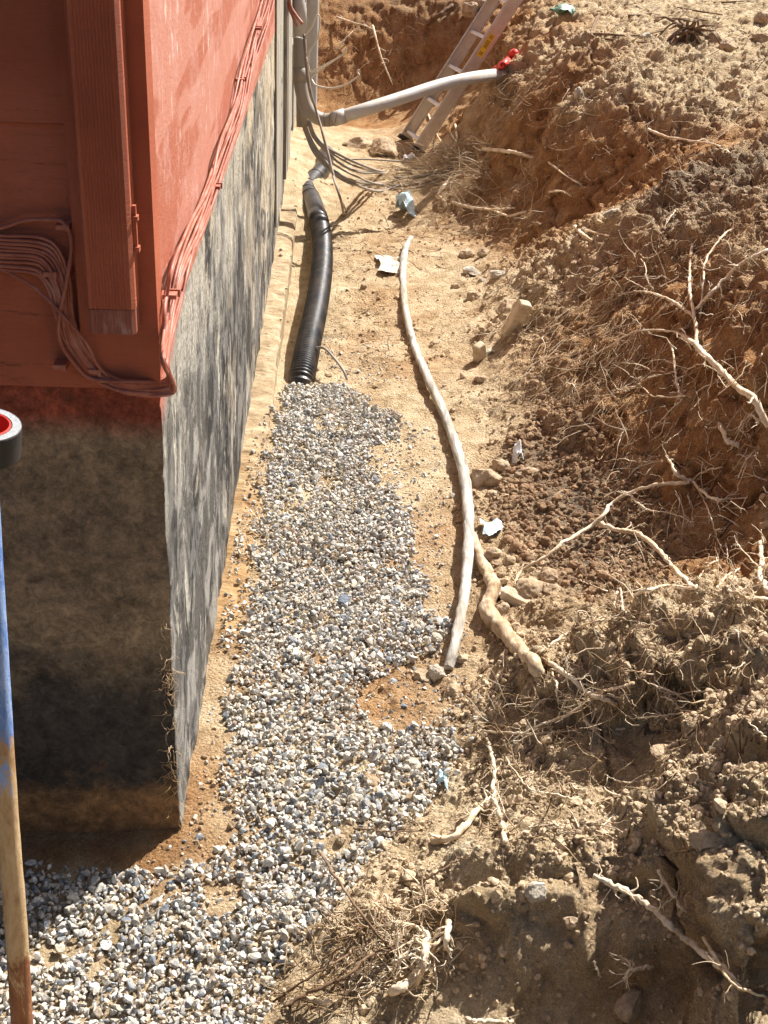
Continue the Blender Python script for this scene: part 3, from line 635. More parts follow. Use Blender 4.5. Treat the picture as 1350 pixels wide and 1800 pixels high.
# ================================================================== HOUSE
house = empty('house', (XW, YC, 0)); tag(house, 'red painted house wall on a tarred concrete foundation beside the trench', 'house')
ZF, ZS = 1.10, 1.15
def foundation():
    prof = [(x, YC) for x in np.linspace(-5, -2, 10)]+[(x, YC) for x in np.arange(-1.98, XW-.004, .012)]+[(XW, YC)]
    corner_i = len(prof)-1
    prof += [(XW, y) for y in np.arange(YC+.012, 3.6, .012)]+[(XW, y) for y in np.arange(3.6, 9.6, .04)]+[(XW, 9.6)]
    zs = np.arange(-.35, ZS+.001, .0125); A = np.array(prof); V = []; n2 = len(prof)
    nm = np.zeros((n2, 2)); nm[:corner_i] = (0, -1); nm[corner_i] = (.7, -.7); nm[corner_i+1:] = (1, 0)
    P3 = np.array([(a_[0], a_[1], z) for z in zs for a_ in A]); nn3 = np.tile(np.concatenate([nm, np.zeros((n2, 1))], 1), (len(zs), 1))
    iscorner = np.tile(np.exp(-np.abs(np.arange(n2)-corner_i)/1.2), len(zs))
    d = .0035*fbm(P3, 9, 4, 3)+.002*fbm(P3, 60, 3, 9)+.007*fbm(P3*np.array([1, 1, .16]), 14, 4, 13)*(nn3[:, 0] > .5)+iscorner*(.007*fbm(P3, 60, 4, 17, .7)-.002)
    P3 = P3+nn3*d[:, None]; jj = np.arange(len(P3)).reshape(len(zs), n2)
    Fq = np.stack([jj[:-1, :-1], jj[:-1, 1:], jj[1:, 1:], jj[1:, :-1]], -1).reshape(-1, 4)
    o = mk('foundation', P3, Fq, M_FOUND, house, smooth=True)
foundation()
# upper wall: lapped siding on the end, smooth boards on the side
b = MB()
for i in range(9):
    z0 = ZF+i*.235; z1 = z0+.235
    b.prism([(-.004, z0), (-.016 if i else -.010, z0), (-.009, z1-.002), (-.004, z1-.002)], (-5, YC, 0), (0, 1, 0), (0, 0, 1), (5+XW-.004, 0, 0))
b.build('siding', M_RED_F, house)
b = MB(); b.box((-5, YC-.003, ZF+.05), (XW+.002, 9.6, 3.25)); b.build('wall', M_RED_S, house)
ed = MB(); ed.box((-5.2, YC-.25, 3.252), (XW+.2, 9.8, 3.30)); ed.build('roof', M_RED_T, house)
cl_ = at(88, 0, y=YC-.02); cl2 = at(158, 640, y=YC-.02)
xcb = (cl_[0]+cl2[0])/2
b = MB(); b.box((xcb, YC-.034, ZF+.012), (XW+.008, YC-.018, 3.25)); b.box((XW+.002, YC-.018, ZF+.03), (XW+.008, YC+.035, 3.25)); b.build('corner_board', M_RED_T, house)
# footing ledge along the wall base
def footing():
    V = []; yy_ = np.arange(YC+.62, 7.6, .012); n2 = len(yy_)
    prof = [(XW-.02, .0), (XW+.03, .002), (-.255, .0), (-.222, -.002), (-.214, -.014), (-.212, -.15), (-.212, -.3)]
    P3 = np.array([(px_, y, pz) for y in yy_ for px_, pz in prof]); d = .012*fbm(P3, 18, 5, 5, .65)*(1+.8*(P3[:, 1] < 4))-.02*np.clip(1-(P3[:, 1]-YC-.62)/.3, 0, 1)
    P3[:, 2] += d+np.repeat(.012+.004*np.clip((yy_-3), 0, 2), len(prof)); P3[:, 0] += .010*fbm(P3, 12, 4, 8)+np.repeat(.005*np.clip(yy_-5.5, 0, 3)-.012, len(prof))*np.tile([0, 0, .5, 1, 1, 1, 1], n2)
    jj = np.arange(len(P3)).reshape(n2, len(prof)); Fq = np.stack([jj[:-1, :-1], jj[:-1, 1:], jj[1:, 1:], jj[1:, :-1]], -1).reshape(-1, 4)
    mk('footing', P3, Fq[:, ::-1], M_FOOT, house, smooth=False)
footing()
# far planks fixed to the foundation
for (ya, yb, za, zb, off) in ((6.55, 7.35, .16, 1.9, .012), (7.37, 8.0, .22, 1.22, .03), (8.02, 8.6, .3, 1.0, .02), (8.62, 9.5, .25, .8, .03)):
    b = MB(); zs = np.linspace(za, zb, 24)
    L = [(XW+.004, ya+.006*random.random(), z) for z in zs]
    b.box((XW+.004, ya, za), (XW+off, yb, zb)); b.build('plank', M_PLANK, house)
b = MB(); b.box((XW+.003, 7.45, 1.23), (XW+.10, 8.1, 1.9)); b.build('wall_box', M_RED_T, house)

# downspout
ds = empty('downspout', (at(200, 560, y=YC-.1)[0], YC-.07, 1.2)); tag(ds, 'red painted ribbed metal downspout with scraped bare lower end at the house corner', 'downspout')
yf = YC-.092; yb = YC-.036
xl = at(150, 585, y=yf)[0]*.7+at(120, 0, y=yf)[0]*.3; xr = at(241, 585, y=yf)[0]*.75+at(203, 0, y=yf)[0]*.25
zb_ = at(200, 588, y=yf)[2]
prof = []
n3 = 12; wd = xr-xl
prof += [(xl, yb), (xl, yf+.008), (xl+.006, yf)]
for i in range(n3):
    x0 = xl+.010+(wd-.02)*i/n3; x1 = x0+(wd-.02)/n3
    prof += [(x0, yf), (x0+.35*(x1-x0), yf), (x0+.45*(x1-x0), yf+.0013), (x0+.85*(x1-x0), yf+.0013)]
prof += [(xr-.006, yf), (xr, yf+.008), (xr, yf+.022), (xr-.003, yf+.024), (xr-.003, yf+.030), (xr, yf+.032), (xr, yb)]
def spout(z0, z1, g, name, m_):
    pr = [((x-(xl+xr)/2)*g+(xl+xr)/2, (y-(yf+yb)/2)*g+(yf+yb)/2) for x, y in prof]
    pi = [((x-(xl+xr)/2)*(g-.03)+(xl+xr)/2, (y-(yf+yb)/2)*(g-.04)+(yf+yb)/2) for x, y in prof]
    n2 = len(pr); V = [(x, y, z) for z in (z0, z1) for x, y in pr]+[(x, y, z) for z in (z0, z1) for x, y in pi]
    Fc = [(i, (i+1) % n2, n2+(i+1) % n2, n2+i) for i in range(n2)]+[(2*n2+i, 3*n2+i, 3*n2+(i+1) % n2, 2*n2+(i+1) % n2) for i in range(n2)]+[(i, 2*n2+i, 2*n2+(i+1) % n2, (i+1) % n2) for i in range(n2)]
    return mk(name, V, Fc, m_, ds)
def scraped():
    m, nt, b = mat('scraped_red_paint', rough=.5, spec=.4); N = NT(nt)
    n1 = N.noise(N.co((1, 1, .12)), 90, 6, .8); n2 = N.noise(N.co(), 25, 5, .7)
    nt.links.new(N.mix(N.g(n1, .5, .62), (.27, .085, .055), N.mix(N.g(n2, .5, .6), (.38, .15, .11), (.46, .27, .21))), b.inputs['Base Color']); return m
spout(zb_+.045, 3.24, 1.0, 'pipe', M_RED_T)
tag(spout(zb_, zb_+.043, .97, 'pipe_end', scraped()), 'scraped lower end of the downspout')
q1 = at(208, 652, y=YC-.072); None
b = MB(); p = at(238, 395, y=yf+.03)
b.box((xr+.001, yf+.018, p[2]-.035), (xr+.007, yf+.026, p[2]+.035)); b.box((xr+.001, yf+.014, p[2]-.043), (xr+.010, yf+.03, p[2]-.034)); b.box((xr+.001, yf+.014, p[2]+.01), (xr+.010, yf+.03, p[2]+.018))
b.build('strap', M_RED_T, ds)

# ------------------------------------------------------------------ bundle of painted cables
NCAB = 12
def side(px, py, off): return at(px, py, x=XW+off)
def front(px, py, off): return at(px, py, y=YC-off)
for i in range(NCAB):
    u = i/(NCAB-1); r_ = .0030 if i % 3 else .0037; j = lambda s_=1.0: random.uniform(-s_, s_)
    of = .030+.006*random.random()
    P = []
    if i == 0:   # the lone one at the top
        P += [front(-260, 415, .03), front(-30, 405, .03), front(40, 388, .03), front(85, 386, .03), front(112, 392, .036), front(126, 425, .04), front(118, 490, .045), front(104, 560, .045), front(106, 600, .04), front(125, 632, .04), front(160, 665, .036)]
    elif i == NCAB-1:   # slack one crossing diagonally
        P += [front(-260, 395, .03), front(-40, 455, .03), front(0, 472, .03), front(60, 505, .035), front(112, 556, .05), front(150, 600, .05), front(172, 642, .045), front(200, 670, .04)]
    else:
        y0 = 408+i*6.6+j(1.2); k_ = i*3.4
        P += [front(-260, y0-8, .03), front(-60, y0-4+j(), .03), front(10, y0+j(), .03), front(70-k_*.3, y0+5+j(2), .03), front(105-k_*.8, y0+24+j(3), of), front(124-k_*1.0+j(3), 490+i*3, of+.006), front(134-k_*1.0+j(4), 560, of+.006), front(150-k_*.9+j(3), 610, of), front(182-k_*.5, 648+u*20+j(2), of)]
    yb_ = 664+u*22
    P += [front(222, yb_+6+j(3), .045+.012*random.random())]
    # corner, then up the side face
    P.append(np.array([XW+.018+.012*u, YC-.030-.006*u, front(262, yb_-2, .02)[2]]))
    P += [side(283+u*12+j(3), 628+u*14+j(2), .022+.01*random.random()), side(288+u*14+j(3), 585+j(3), .018), side(292+u*24+j(4), 530+j(4), .016)]
    lane = u
    for (cx0, cy0, wd_) in ((318, 462, 30), (347, 392, 26), (375, 325, 20), (398, 255, 24), (420, 190, 22), (437, 120, 24), (453, 62, 22), (470, 5, 20), (484, -60, 16), (500, -150, 14)):
        lane = min(1, max(0, lane+j(.28)))
        P.append(side(cx0+(lane-.5)*wd_, cy0+(lane-.5)*wd_*.35, .010+.016*random.random()))
    b = MB(); b.tube(crom(P, 7), r_, 8); o = b.build('cable', M_CABLE, None, True)
    if i == 0: tag(o, 'top cable of the red painted bundle, arching alone above the others on the front wall', 'cable', 'red painted cables round the house corner')
    elif i == NCAB-1: tag(o, 'slack red painted cable sloping diagonally across the front wall below the bundle', 'cable', 'red painted cables round the house corner')
    else: tag(o, 'red painted cable in the parallel bundle looping under the downspout and along the side wall', 'cable', 'red painted cables round the house corner')
for k_, (px, py, kind, lab) in enumerate(((112, 396, 'f', 'cable clip at the top left bend of the bundle'), (90, 478, 'f', 'cable clip low on the parallel cables left of the downspout'), (106, 640, 'f', 'cable clip below left of the downspout end'), (168, 648, 'f', 'cable clip on the bottom loop under the downspout'), (296, 518, 's', 'cable clip just round the corner on the side wall'),
        (376, 328, 's', 'cable clip midway up the side wall bundle'), (421, 140, 's', 'cable clip high on the side wall bundle'), (450, 50, 's', 'uppermost cable clip on the side wall bundle'))):
    p = front(px, py, .024) if kind == 'f' else side(px, py, .016); b = MB()
    if kind == 'f': b.box(p-[.010, .016, .004], p+[.010, .012, .004]); b.box(p+[.008, -.02, -.006], p+[.013, .016, .006])
    else: b.box(p-[.012, .014, .004], p+[.016, .014, .004]); b.box(p+[-.006, .010, -.007], p+[.020, .014, .007])
    tag(b.build('cable_clip', M_CABLE), 'small red painted '+lab, 'clip', 'clips holding the painted cables')

# ================================================================== POLE AND TAPE
pb = at(40, 1870, z=0.0); pt = at(-30, 800, y=1.62)
b = MB(); PP = crom([pb-[0, 0, .05], pb*.75+pt*.25+[.004, 0, 0], pb*.5+pt*.5, pt], 16)
b.tube(PP, .0195, 20, True, .02); tag(b.build('pole', M_POLE, None, True), 'upright metal pole, blue above and caked in rust and mud below, at the left edge', 'pole')
tp = empty('tape_roll', tuple(pt)); tag(tp, 'thick roll of black tape with a red core sitting on the pole top', 'tape')
def ring(ro, ri, z0, z1, name, m_):
    ax = nrm(PP[-1]-PP[0]); ax = nrm(ax+[.10, -.12, 0]); e1 = nrm(np.cross(ax, [0, 1, 0])); e2 = np.cross(ax, e1); V = []; n2 = 64
    bv = .0012
    pr = [(ri, z0), (ro-bv, z0), (ro, z0+bv), (ro, z1-bv), (ro-bv, z1), (ri, z1)]
    for k_ in range(n2):
        an = 2*math.pi*k_/n2
        for (r2, zz) in pr: V.append(pt+ax*zz+r2*(math.cos(an)*e1+math.sin(an)*e2))
    m2 = len(pr); Fc = [(k_*m2+i, ((k_+1) % n2)*m2+i, ((k_+1) % n2)*m2+(i+1) % m2, k_*m2+(i+1) % m2) for k_ in range(n2) for i in range(m2)]
    return mk(name, V, Fc, m_, tp)
def tape_top():
    m, nt, b = mat('tape_layers', rough=.4, spec=.6); N = NT(nt); n1 = N.noise(N.co(), 300, 3, .6)
    nt.links.new(N.ramp(n1, [(.3, (.20, .21, .22)), (.7, (.42, .43, .44))]), b.inputs['Base Color']); return m
ring(.053, .0385, .003, .050, 'tape', M_TAPE); ring(.0525, .0400, .0503, .0512, 'tape_edge', tape_top()); ring(.0383, .0355, .001, .052, 'core', M_REDP)
b = MB(); b.tube([pt-[0, 0, .004], pt+[0, 0, .002]], .040, 24); b.build('cap', M_INK, tp)

# ================================================================== BLACK DRAIN PIPE
dp = empty('drain_pipe', tuple(at(530, 680, z=-.04))); tag(dp, 'black corrugated plastic drain pipe lying along the footing and running under the gravel', 'pipe')
C1 = crom([at(521, 715, z=-.17), at(530, 668, z=-.045), at(543, 600, z=.0), at(556, 540, z=.0), at(565, 480, z=.0), at(567, 435, z=.0), at(563, 400, z=.0), at(560, 385, z=.0)], 200)
seg = np.linalg.norm(np.diff(C1, axis=0), axis=1); L = np.concatenate([[0], np.cumsum(seg)])
tt = np.arange(0, L[-1], .0034); C2 = np.stack([np.interp(tt, L, C1[:, i]) for i in range(3)], -1)
ph = (tt % .0170)/.0170; rr = np.where(ph < .55, .0575, .0505)
V, Fc = tube(C2, rr, 28); mk('corrugated_pipe', V, Fc, M_BLACK, dp, True)
b = MB(); C3 = crom([at(560, 388, z=.0), at(556, 372, z=.0), at(549, 352, z=0.0), at(541, 338, z=.0), at(545, 322, z=.01), at(560, 306, z=.02), at(570, 292, z=.03), at(574, 270, z=.04)], 10)
b.tube(C3, .056, 24); b.build('elbow_pipe', M_BLACK, dp, True)
b = MB(); b.tube([at(561, 392, z=.0), at(558, 380, z=.0)], .0610, 28); b.build('coupling', M_BLACK, dp, True)
for (a_, c_, ti) in ((24, 27, .3), (30, 33, .5), (36, 38, .2), (46, 48, .1)):
    b = MB()
    c0 = C3[a_]; ax = nrm(C3[c_]-C3[a_]); e1 = nrm(np.cross(ax, [0, 0, 1])); e2 = np.cross(ax, e1); th = np.linspace(0, 2*math.pi, 30)
    b.tube([c0+(.058)*(math.cos(t)*e1+math.sin(t)*e2)+ax*ti*.05*math.sin(t) for t in th], .0018, 5)
    b.build('wire_wrap', M_INK, dp, True)

# ================================================================== CONDUITS
cn = empty('conduit', tuple(at(527, 0, y=7.5))); tag(cn, 'thick grey plastic conduit bending from the house wall across the trench into the bank', 'conduit')
cpath = crom([at(526, -420, y=7.5), at(527, 0, y=7.5), at(527, 60, y=7.5), at(527, 130, y=7.5), at(530, 160, y=7.5), at(538, 186, y=7.5), at(553, 204, y=7.5), at(574, 211, y=7.5), at(600, 205, y=7.48)], 10)
b = MB(); b.tube(cpath, .0385, 22); b.build('elbow', M_PVCD, cn, True)
cp2 = crom([at(598, 206, y=7.48), at(640, 193, y=7.48), at(700, 174, y=7.6), at(770, 151, y=7.8), at(830, 137, y=8.0), hit(876, 130)[0]+[0, -.02, .0], hit(890, 128)[0]+[.06, .10, -.03]], 8)
b = MB(); b.tube(cp2, .0375, 22); b.build('pipe', M_PVC, cn, True)
b = MB(); b.tube([at(585, 210, y=7.48), at(607, 203, y=7.48)], .0425, 22); b.build('coupling', M_PVC, cn, True)
b = MB(); b.tube([at(527, 118, y=7.5), at(527, 143, y=7.5)], .0425, 22); b.build('coupling', M_PVCD, cn, True)
b = MB(); b.tube([at(526, -20, y=7.5), at(527, 66, y=7.5)], .0405, 22); b.build('sleeve', M_PVC, cn, True)
for k_ in range(3):
    b = MB(); c0 = at(590-k_*9, 208, y=7.48); th = np.linspace(0, 2*math.pi, 24); b.tube([c0+np.array([.008*math.sin(t*1+k_), .0445*math.cos(t), .0445*math.sin(t)]) for t in th], .0014, 4)
    b.build('wire_wrap', M_INK, cn, True)
b = MB(); b.tube(crom([hit(868, 122)[0]*.985+CAM*.015, hit(884, 114)[0]*.98+CAM*.02, hit(896, 104)[0]*.975+CAM*.025, hit(906, 93)[0]*.97+CAM*.03], 6), np.linspace(.016, .034, 19)*(1+.18*np.sin(np.arange(19)*1.7)), 14, True, .25)
tag(b.build('marker_flag', M_REDP, None, True), 'bright red plastic wrapping poking out of the soil at the conduit end', 'wrapping')
b = MB(); q0 = at(553, -300, y=7.75); q1 = at(538, 215, y=7.75)
b.tube([at(556, -420, y=7.75), at(549, 0, y=7.75), at(545, 205, y=7.75)], .040, 22, False); b.tube([at(549, 0, y=7.75)*1, at(545, 205, y=7.75)], .036, 22, False)
tag(b.build('riser_pipe', M_PVC, None, True), 'straight grey vertical pipe behind the conduit, its lower end open', 'pipe')
b = MB(); b.tube([at(530, 140, y=7.68), at(531, 222, y=7.68)], .034, 20); tag(b.build('cable_sleeve', M_PVCD, None, True), 'short dark dusty pipe stub hanging behind the conduit bend', 'pipe')

def gtube(pts, r_, name, m_, label, cat, group=None, n2=8, seg=7):
    b = MB(); b.tube(crom(pts, n2), r_, seg); return tag(b.build(name, m_, None, True), label, cat, group)
# grey cables sweeping from the pipe stub into the bank
for i in range(7):
    u = (i+(2.2 if i > 3 else 0))/8.2; o_ = random.uniform(-4, 4)
    G = lambda a_, b_, l_: hit(a_, b_)[0]*(1-l_/8)+CAM*(l_/8)
    pts = [at(530+u*14, 212, y=7.68+.02*u), at(538+u*16, 238+o_*.4, y=7.7), at(553+u*20, 270-u*12, y=7.65), at(580+u*20, 302-u*26+o_, y=7.6), at(620+u*12, 325-u*34+o_, y=7.52), G(665+u*8, 333-u*34-o_, .06), G(705, 330-u*28+o_*1.5, .03), G(745, 322-u*24+o_*2, .02), G(790, 312-u*22, .01), G(815, 308-u*22, -.06)]
    gtube(pts, .0060 if i % 2 else .0085, 'cable', M_GCABLE, 'dusty grey cable sweeping in the bunch from the wall pipe stub to the far bank', 'cable', 'grey cables buried in the far bank')
gtube([at(534, 60, y=7.4), at(541, 140, y=7.38), at(556, 195, y=7.36), at(572, 250, y=7.2), at(588, 315, y=7.0), at(600, 355, y=6.95), hit(604, 378)[0]], .0075, 'cable', M_BCABLE, 'brown cable hanging straight down in front of the conduit elbow to the soil', 'cable', None, 8)
gtube([at(538, 100, y=7.42), at(546, 160, y=7.38), at(562, 215, y=7.34), at(580, 290, y=7.1), at(597, 345, y=6.95), hit(610, 372)[0]], .0065, 'cable', M_GCABLE, 'grey cable hanging alongside the straight brown cable', 'cable', None, 8)
gtube([at(535, 64, y=7.42), at(548, 48, y=7.35), at(556, 28, y=7.3), at(562, 32, y=7.3), at(558, 68, y=7.3), at(545, 90, y=7.35), at(542, 112, y=7.36), at(545, 128, y=7.36)], .0042, 'wire', M_WIRE, 'thin grey wire looping over beside the conduit top', 'wire')
gtube([at(545, 128, y=7.36), at(575, 112, y=7.3), at(600, 98, y=7.2), at(609, 84, y=7.2)], .0052, 'wire', M_WIRE, 'thin pale wire pointing up and right from the conduit', 'wire')
gtube([at(547, 138, y=7.36), at(560, 125, y=7.3), at(585, 108, y=7.2), at(603, 96, y=7.2)], .0042, 'wire', M_WIRE, 'thin pale wire just below the upward pointing one', 'wire')
gtube([at(548, 140, y=7.36), at(556, 150, y=7.3), at(580, 155, y=7.2), at(605, 150, y=7.15), at(622, 140, y=7.15), at(631, 132, y=7.15), at(628, 127, y=7.15), at(631, 122, y=7.15)], .0052, 'wire', M_WIRE, 'thin pale wire sagging right from the conduit with a hooked tip', 'wire')
gtube([at(600, 281, y=7.6), at(640, 280, y=7.6), at(690, 283, y=7.6), at(725, 286, y=7.6)], .005, 'cable', M_GCABLE, 'lone straight grey cable above the sweeping bunch', 'cable')
gtube([at(503, -40, y=7.43), at(509, 5, y=7.40), at(519, 25, y=7.38), at(532, 42, y=7.36)], .009, 'cable', M_CABLE, 'thick red painted cable end lying over the conduit sleeve', 'cable')
gtube([at(501, -40, y=7.43), at(507, 8, y=7.40), at(514, 28, y=7.38), at(521, 46, y=7.36)], .008, 'cable', M_CABLE, 'shorter pink cable end hanging left of the thick one', 'cable')
gtube([at(556, 612, z=.03), at(570, 612, z=.05), at(588, 630, z=.05), at(604, 652, z=.03), at(610, 668, z=.0)], .006, 'cable', M_GCABLE, 'short pale cable looping out of the gravel by the black pipe', 'cable')
for pp in ((514, 64, 536, 69),):
    gtube([at(pp[0], pp[1], y=7.44), at(525, 66, y=7.42), at(pp[2], pp[3], y=7.44)], .003, 'cable_tie', M_WHITEP, 'white cable tie round the conduit sleeve', 'cable tie')

# ================================================================== LADDER
ld = empty('ladder', tuple(at(738, 253, y=9.3))); tag(ld, 'aluminium ladder leaning against the bank at the far end of the trench', 'ladder')
B1 = at(737, 262, y=9.3); T1 = at(908, -2, y=9.3); ax = T1-B1; Ln = np.linalg.norm(ax); ax /= Ln; wv = np.array([-.085, .40, 0]); wu = nrm(wv); dpv = nrm(np.cross(ax, wu))
if dpv[2] < 0: dpv = -dpv
LT = Ln*1.75
def rail(base, s_, name):
    b = MB(); hw = .046; t_ = .003; fl = .024
    # channel: web facing the camera with raised ribs, flanges pointing inwards
    pr = [(-hw, 0)]
    for k_ in range(6):
        a0 = -hw+.006+k_*.0135; pr += [(a0, 0), (a0+.003, -.0025*s_), (a0+.009, -.0025*s_), (a0+.0115, 0)]
    pr += [(hw, 0), (hw, fl*s_), (hw-t_, fl*s_), (hw-t_, t_*s_), (-hw+t_, t_*s_), (-hw+t_, fl*s_), (-hw, fl*s_)]
    b.prism(pr, base, dpv, wu, ax*LT); return b.build(name, M_ALUR, ld)
rail(B1, 1, 'rail'); rail(B1+wv, -1, 'rail')
dr = Ln/4.32
for k_ in range(8):
    c0 = B1+ax*(.05+dr*k_)
    if .05+dr*k_ > LT-.05: break
    b = MB(); b.prism([(-.022, -.004), (.020, -.014), (.024, -.008), (.024, .008), (-.012, .016), (-.022, .010)], c0+wu*.003, dpv, ax, wv-wu*.006); b.build('rung', M_ALU, ld)
for q_ in (B1, B1+wv):
    b = MB(); b.obox(q_-ax*.012, dpv*.05, wu*.02, ax*.018); b.build('foot', M_INK, ld)
c0 = B1+ax*(Ln*.70); st_ = MB(); st_.obox(c0+dpv*.004-wu*.004, dpv*.021, wu*.0008, ax*.088); sk = st_.build('sticker', M_YEL, ld); sk['label'] = 'yellow warning sticker on the ladder rail'
b = MB()
for k_, (u0, u1) in enumerate(((-.075, -.05), (-.02, .04), (.05, .08))):
    for q_ in (-.010, 0, .010): b.obox(c0+dpv*(.004+q_)-wu*.0052+ax*(u0+u1)/2, dpv*.0022, wu*.0003, ax*(u1-u0)/2)
o = b.build('print', M_INK, sk); o.matrix_parent_inverse = sk.matrix_world.inverted() if False else Matrix.Identity(4); o.parent = sk; o.matrix_parent_inverse = Matrix.Translation(-Vector(ld.location))
# the sticker is parented to the ladder, so its own space is offset by the ladder base only once
bpy.context.view_layer.update(); o.matrix_parent_inverse = sk.matrix_world.inverted()

# ================================================================== WOOD AND ROOTS
def lay(pts, lift):
    """points on the soil surface raised by the given lift (number or per-point)"""
    out = []
    for i, q in enumerate(pts):
        h, nn_ = hit(q[0], q[1]); l_ = lift[i] if hasattr(lift, '__len__') else lift
        d = ray(q[0], q[1]); out.append(h-d*l_*1.0 if l_ else h)
    return out
# weathered limb
b = MB(); LP = [(722, 418), (712, 440), (708, 480), (712, 540), (726, 600), (748, 655), (775, 715), (797, 770), (813, 820), (822, 880), (824, 940), (820, 1010), (812, 1070), (800, 1130), (788, 1176)]
pp = crom(lay(LP, [.03, .05, .06, .06, .07, .07, .06, .06, .07, .08, .08, .08, .07, .05, .02]), 14)
b.tube(pp, np.interp(np.linspace(0, 1, len(pp)), [0, .05, .3, .55, 1], [.013, .019, .0165, .0200, .0135]), 20, True, .13)
tag(b.build('fallen_limb', M_LIMB, None, True), 'long bent weathered grey limb lying along the trench floor right of the gravel', 'branch')
b = MB(); LP = [(832, 940), (842, 975), (856, 1005), (868, 1032), (858, 1058), (862, 1085), (884, 1105), (906, 1135), (938, 1165), (950, 1190)]
pp = crom(lay(LP, [.02, .02, .03, .035, .04, .04, .035, .03, .02, 0]), 12)
b.tube(pp, np.interp(np.linspace(0, 1, len(pp)), [0, .3, .6, 1], [.013, .021, .024, .016]), 22, True, .22)
tag(b.build('thick_root', M_BARK, None, True), 'thick twisted barked root curving down from beside the grey limb', 'root')

def add_root(pts, r0, r1, label, lift=.02, m_=None, twigs=0, tl=.07, group=None, curl=.004):
    """a traced root: main stem, side twigs, all one body"""
    b = MB(); n2 = len(pts); lf = [max(.003, lift*math.sin(math.pi*(.12+.8*i/(n2-1)))) for i in range(n2)] if not hasattr(lift, '__len__') else lift
    P = crom(lay(pts, lf), 7); P = P+curl*np.random.randn(*P.shape)*.35; k = np.linspace(0, 1, len(P))
    rr = (r0+(r1-r0)*k)*(1+.10*np.random.randn(len(P))); b.tube(P, np.maximum(rr, .0007), 9 if r0 > .004 else 5, True, .22)
    for _ in range(twigs):
        i = random.randrange(2, len(P)-1); d = P[min(i+1, len(P)-1)]-P[i-1]; d = nrm(d); q = P[i].copy(); dirn = nrm(d*random.uniform(.1, .9)+np.random.randn(3)*.8)
        T = [q.copy()]; st = tl*random.uniform(.3, 1.2)/6
        for s_ in range(6): dirn = nrm(dirn+np.random.randn(3)*.35); q = q+dirn*st; T.append(q.copy())
        r_ = max(.0011, rr[i]*random.uniform(.28, .55)); b.tube(crom(T, 3), np.linspace(r_, r_*.35, 19), 4)
        if random.random() < .6:
            q = T[3].copy(); dirn = nrm(dirn+np.random.randn(3)); T2 = [q.copy()]
            for s_ in range(4): dirn = nrm(dirn+np.random.randn(3)*.3); q = q+dirn*st*.8; T2.append(q.copy())
            b.tube(crom(T2, 2), np.linspace(r_*.6, r_*.25, 9), 4)
    return tag(b.build('root', m_ or M_ROOT, None, True), label, 'root', group)
